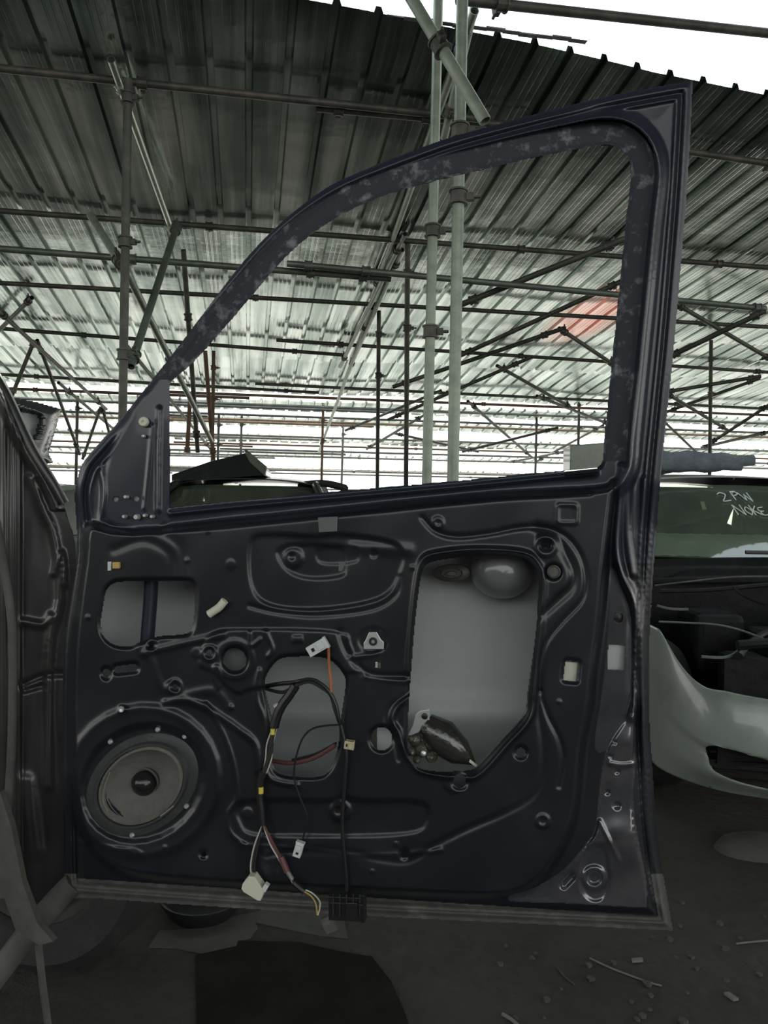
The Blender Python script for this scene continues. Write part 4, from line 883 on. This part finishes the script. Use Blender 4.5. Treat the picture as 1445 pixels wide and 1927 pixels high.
KAY = [[(0, 0), (.1, 1)], [(.6, .9), (.08, .45)], [(.08, .45), (.65, 0)]]
EE = [[(.6, .8), (.1, .7), (.0, .4), (.4, .4), (.05, .3), (.1, 0), (.6, .05)]]
ks = MB()
for G, ox, oy in ((TWO, -.21, .70), (PEE, -.09, .72), (DUB, -.02, .70), (ENN, -.17, .50), (OH, -.09, .50), (KAY, -.035, .50), (EE, .02, .50)):
    q = chalk(G, ox, oy, .085, .14, .0028); ks.add(q.v, q.f)
wput(ks, 'chalk_writing', 'chalk', lab='white scribbled writing')
k = MB(); k.box(W(.13, 1.38, 1.09), Vector((1, 0, 0)), Vector((0, .6, .8)), Vector((0, -.8, .6)), .09, .10, .004); wput(k, 'ochre_card', 'amber')
k = MB(); k.box(W(-.22, 1.50, 1.17), Vector((1, 0, 0)), Vector((0, .6, .8)), Vector((0, -.8, .6)), .02, .05, .004); wput(k, 'pale_tag', 'cream')
# bundle on the white car's roof
a, b = W(-.55, 1.95, 1.425), W(.12, 1.82, 1.415)
k = MB(); pts = [a.lerp(b, i / 14) + Vector((0, 0, .006 * math.sin(i * 1.7))) for i in range(15)]
k.tube(pts, [.05, .058, .060, .056, .060, .062, .058, .06, .062, .058, .056, .054, .05, .046, .040], 16); k.tube([b + Vector((-.02, 0, .01)), b + Vector((.06, -.01, .014))], [.032, .03], 10)
tag(k.build('rolled_bundle', 'roll', None, True), 'blue grey rolled bundle lying on the white car roof', 'bundle')
k = MB(); q = [P(1073, 838, 6.9), P(1150, 832, 6.9)]; k.prism([q[0], q[1], Vector((q[1].x, q[1].y, 0)), Vector((q[0].x, q[0].y, 0))], Vector((.03, .4, 0))); tag(k.build('green_cabinet', 'cargreen', None, bevel=.01), 'dull green cabinet top just left of the door rear post', 'cabinet')
k = MB(); pts = [P(*p, 4.85) for p in crom([(1225, 880), (1262, 872), (1300, 867), (1338, 872), (1345, 882)], 4)]; k.tube(pts, [.06] * len(pts), 12); tag(k.build('green_cushion', 'cargreen', None, True), 'low green cushion behind the rolled bundle', 'cushion')

# dark car seen through the window, and the bonnet panel lying on it
dc, W2, ws2, *_ = car('dark_car', 'dark saloon behind the door, its low roof seen through the window bottom left', (-1.1, 4.55, 0), math.radians(1), 'cardark', roofz=1.36)
k = MB(); A = [P(322, 893, 6.5), P(395, 868, 6.6), P(462, 852, 6.7), P(500, 882, 6.5), P(497, 894, 6.4), P(400, 901, 6.4), P(322, 906, 6.4)]
k.prism(A, Vector((0, .35, -.02))); 
bt_ = thing('bonnet_panel', 'green grey car bonnet lying tilted on the dark car roof', 'bonnet', tuple(A[5]))
k.build('panel', 'cardark', bt_, bevel=.01)
k = MB(); k.add([P(460, 851, 6.68), P(466, 851, 6.68), P(503, 882, 6.45), P(500, 895, 6.37), P(492, 890, 6.40), P(470, 870, 6.55)], [(0, 1, 2, 3, 4, 5)]); o = k.build('folded_edge', 'cargreen', bt_); sm = o.modifiers.new('t', 'SOLIDIFY'); sm.thickness = .02
k = MB(); pts = [P(*p, 6.5) for p in crom([(560, 915), (590, 910), (620, 911), (655, 920)], 5)]; k.tube(pts, [.012] + [.03] * (len(pts) - 2) + [.012], 10); tag(k.build('black_cover', 'rubber', None, True), 'black folded cover on the right end of the dark car roof', 'cover')
# left background: raised tailgate and car
lc, W3, *_ = car('grey_car', 'grey saloon glimpsed between the body pillar and the door edge', (-3.0, 4.0, 0), math.radians(0), 'cargreen', roofz=1.28)
tg = thing('raised_tailgate', 'dark raised tailgate with dusty window at the far left above the body pillar', 'tailgate', tuple(P(60, 860, 3.2)))
TO = np.array([(-30, 728), (20, 747), (70, 757), (115, 770), (104, 812), (91, 853), (100, 870), (60, 880), (-30, 880)], float)
TGl = crom([(26, 761), (55, 768), (78, 778), (85, 795), (78, 818), (70, 828), (40, 812), (20, 780)], 4, True)
s_ = 2.5; X_, Y_ = np.meshgrid(np.arange(-35, 120, s_), np.arange(724, 890, s_)); S1 = sdf(X_, Y_, TO, 60); S2 = sdf(X_, Y_, TGl, 60)
def PN(X, Y, d): ray = fwn + ((X - CX) / F)[..., None] * rtn - ((Y - CY) / F)[..., None] * upn; return CPn + ray * np.asarray(d)[..., None]
SS = np.maximum(S1, -S2); xa, ya, kp = snap(X_, Y_, SS, s_); dd = 3.2 + .004 * (X_ - 40) + .02 * np.cos(np.clip(S1, -15, 0) / 5)
grid_object('shell', PN(xa, ya, dd), kp, 'cardark', tg, thick=.03)
xa, ya, kp = snap(X_, Y_, S2, s_); grid_object('tailgate_window', PN(xa, ya, 3.23 + .004 * (X_ - 40)), kp, mat('dusty_glass', (.10, .12, .12), .3, 0, .4, noise=(9, (.2, .22, .21), .4, .7)), tg)

# ============================================================ GROUND CLUTTER
def G(px, py, z=0.0):
    ray = fw + rt * ((px - CX) / F) - up * ((py - CY) / F); t = (z - HC) / ray.z; return CAMP + ray * t
def flat(pts, th, name, m, label, cat):
    k = MB().prism([G(x, y, th) for x, y in pts], Vector((0, 0, -th + .0005))); return tag(k.build(name, m), label, cat)
flat([(368, 1797), (445, 1780), (448, 1770), (560, 1772), (640, 1790), (700, 1800), (735, 1845), (760, 1900), (790, 1990), (372, 1990)], .004, 'dark_patch', 'darkflat', 'dark thin patch lying flat on the ground under the door', 'sheet')  # flat dark outline laid on the ground
flat([(280, 1782), (300, 1750), (360, 1748), (400, 1735), (450, 1722), (500, 1712), (520, 1700), (575, 1705), (640, 1700), (655, 1765), (600, 1760), (480, 1735), (485, 1745), (470, 1765), (448, 1772), (446, 1784), (380, 1794), (330, 1783)], .003, 'pale_scrap_sheet', 'paper', 'pale torn scrap sheet on the ground under the hanging cream connector', 'sheet')
pc = G(382, 1716); pc.z = 0
k = MB(); k.lathe(pc, Vector((1, 0, 0)), Vector((0, 1, 0)), UPV, [(.001, .01), (.085, .01), (.11, .05), (.118, .052), (.118, .044), (.09, .002), (.001, .002)], 32); tag(k.build('drain_pan', 'black', None, True), 'round black pan on the ground in the shade under the door', 'pan')
def twig(pts, r, m, label, name='wire_scrap', cat='wire'):
    k = MB().tube([G(x, y, r) for x, y in pts] if len(pts) < 3 else [G(x, y, r) for x, y in crom(pts, 4)], r, 6); tag(k.build(name, m), label, cat)
twig([(1110, 1803), (1150, 1822), (1220, 1848), (1245, 1855)], .0025, 'chip', 'long thin pale wire on the ground right of the door corner')
twig([(945, 1908), (962, 1918), (975, 1930)], .004, 'chip', 'short pale stick at the bottom edge of the picture', 'stick', 'stick')
twig([(1385, 1776), (1410, 1773), (1445, 1770)], .0025, 'chip', 'short wire on the ground under the white car', )
twig([(1050, 1822), (1062, 1838), (1080, 1852)], .002, 'paper', 'curled dark wire on the ground below the bottom edge of the door')
k = MB().prism([G(x, y, .008) for x, y in [(1188, 1803), (1208, 1801), (1210, 1806), (1190, 1808)]], Vector((0, 0, -.006))); tag(k.build('plastic_chip', 'chip'), 'small pale plastic chip on the ground below the door corner', 'chip')
k = MB().prism([G(x, y, .008) for x, y in [(1362, 1867), (1372, 1866), (1390, 1878), (1380, 1880)]], Vector((0, 0, -.006))); tag(k.build('plastic_chip', 'chip'), 'pale sliver on the bare ground at the lower right', 'chip')
rnd = random.Random(8)
for i in range(40):
    c = G(rnd.uniform(900, 1445), rnd.uniform(1690, 1925)); r = rnd.uniform(.004, .012)
    k = MB(); vs = [c + Vector((r * rnd.uniform(.6, 1.2) * math.cos(a), r * rnd.uniform(.6, 1.2) * math.sin(a), z)) for z, s in ((.0, 1), (r * .6, .7)) for a in [j * 1.0472 for j in range(6)]]
    k.add(vs, [tuple(range(6)), tuple(range(6, 12))] + [(j, (j + 1) % 6, (j + 1) % 6 + 6, j + 6) for j in range(6)])
    tag(k.build('pebble', 'paper', None, True), 'small dark pebble scattered on the dirt right of and below the door', 'pebble', 'pebbles on the dirt')
c = G(1425, 1600); k = MB(); k.lathe(c, Vector((1, 0, 0)), Vector((0, 1, 0)), UPV, [(.12, .0), (.10, .03), (.05, .05), (.001, .055)], 16, 1.2, .8); tag(k.build('grey_rag_heap', 'paper', None, True), 'low grey rag heap on the ground under the white car nose', 'rag')
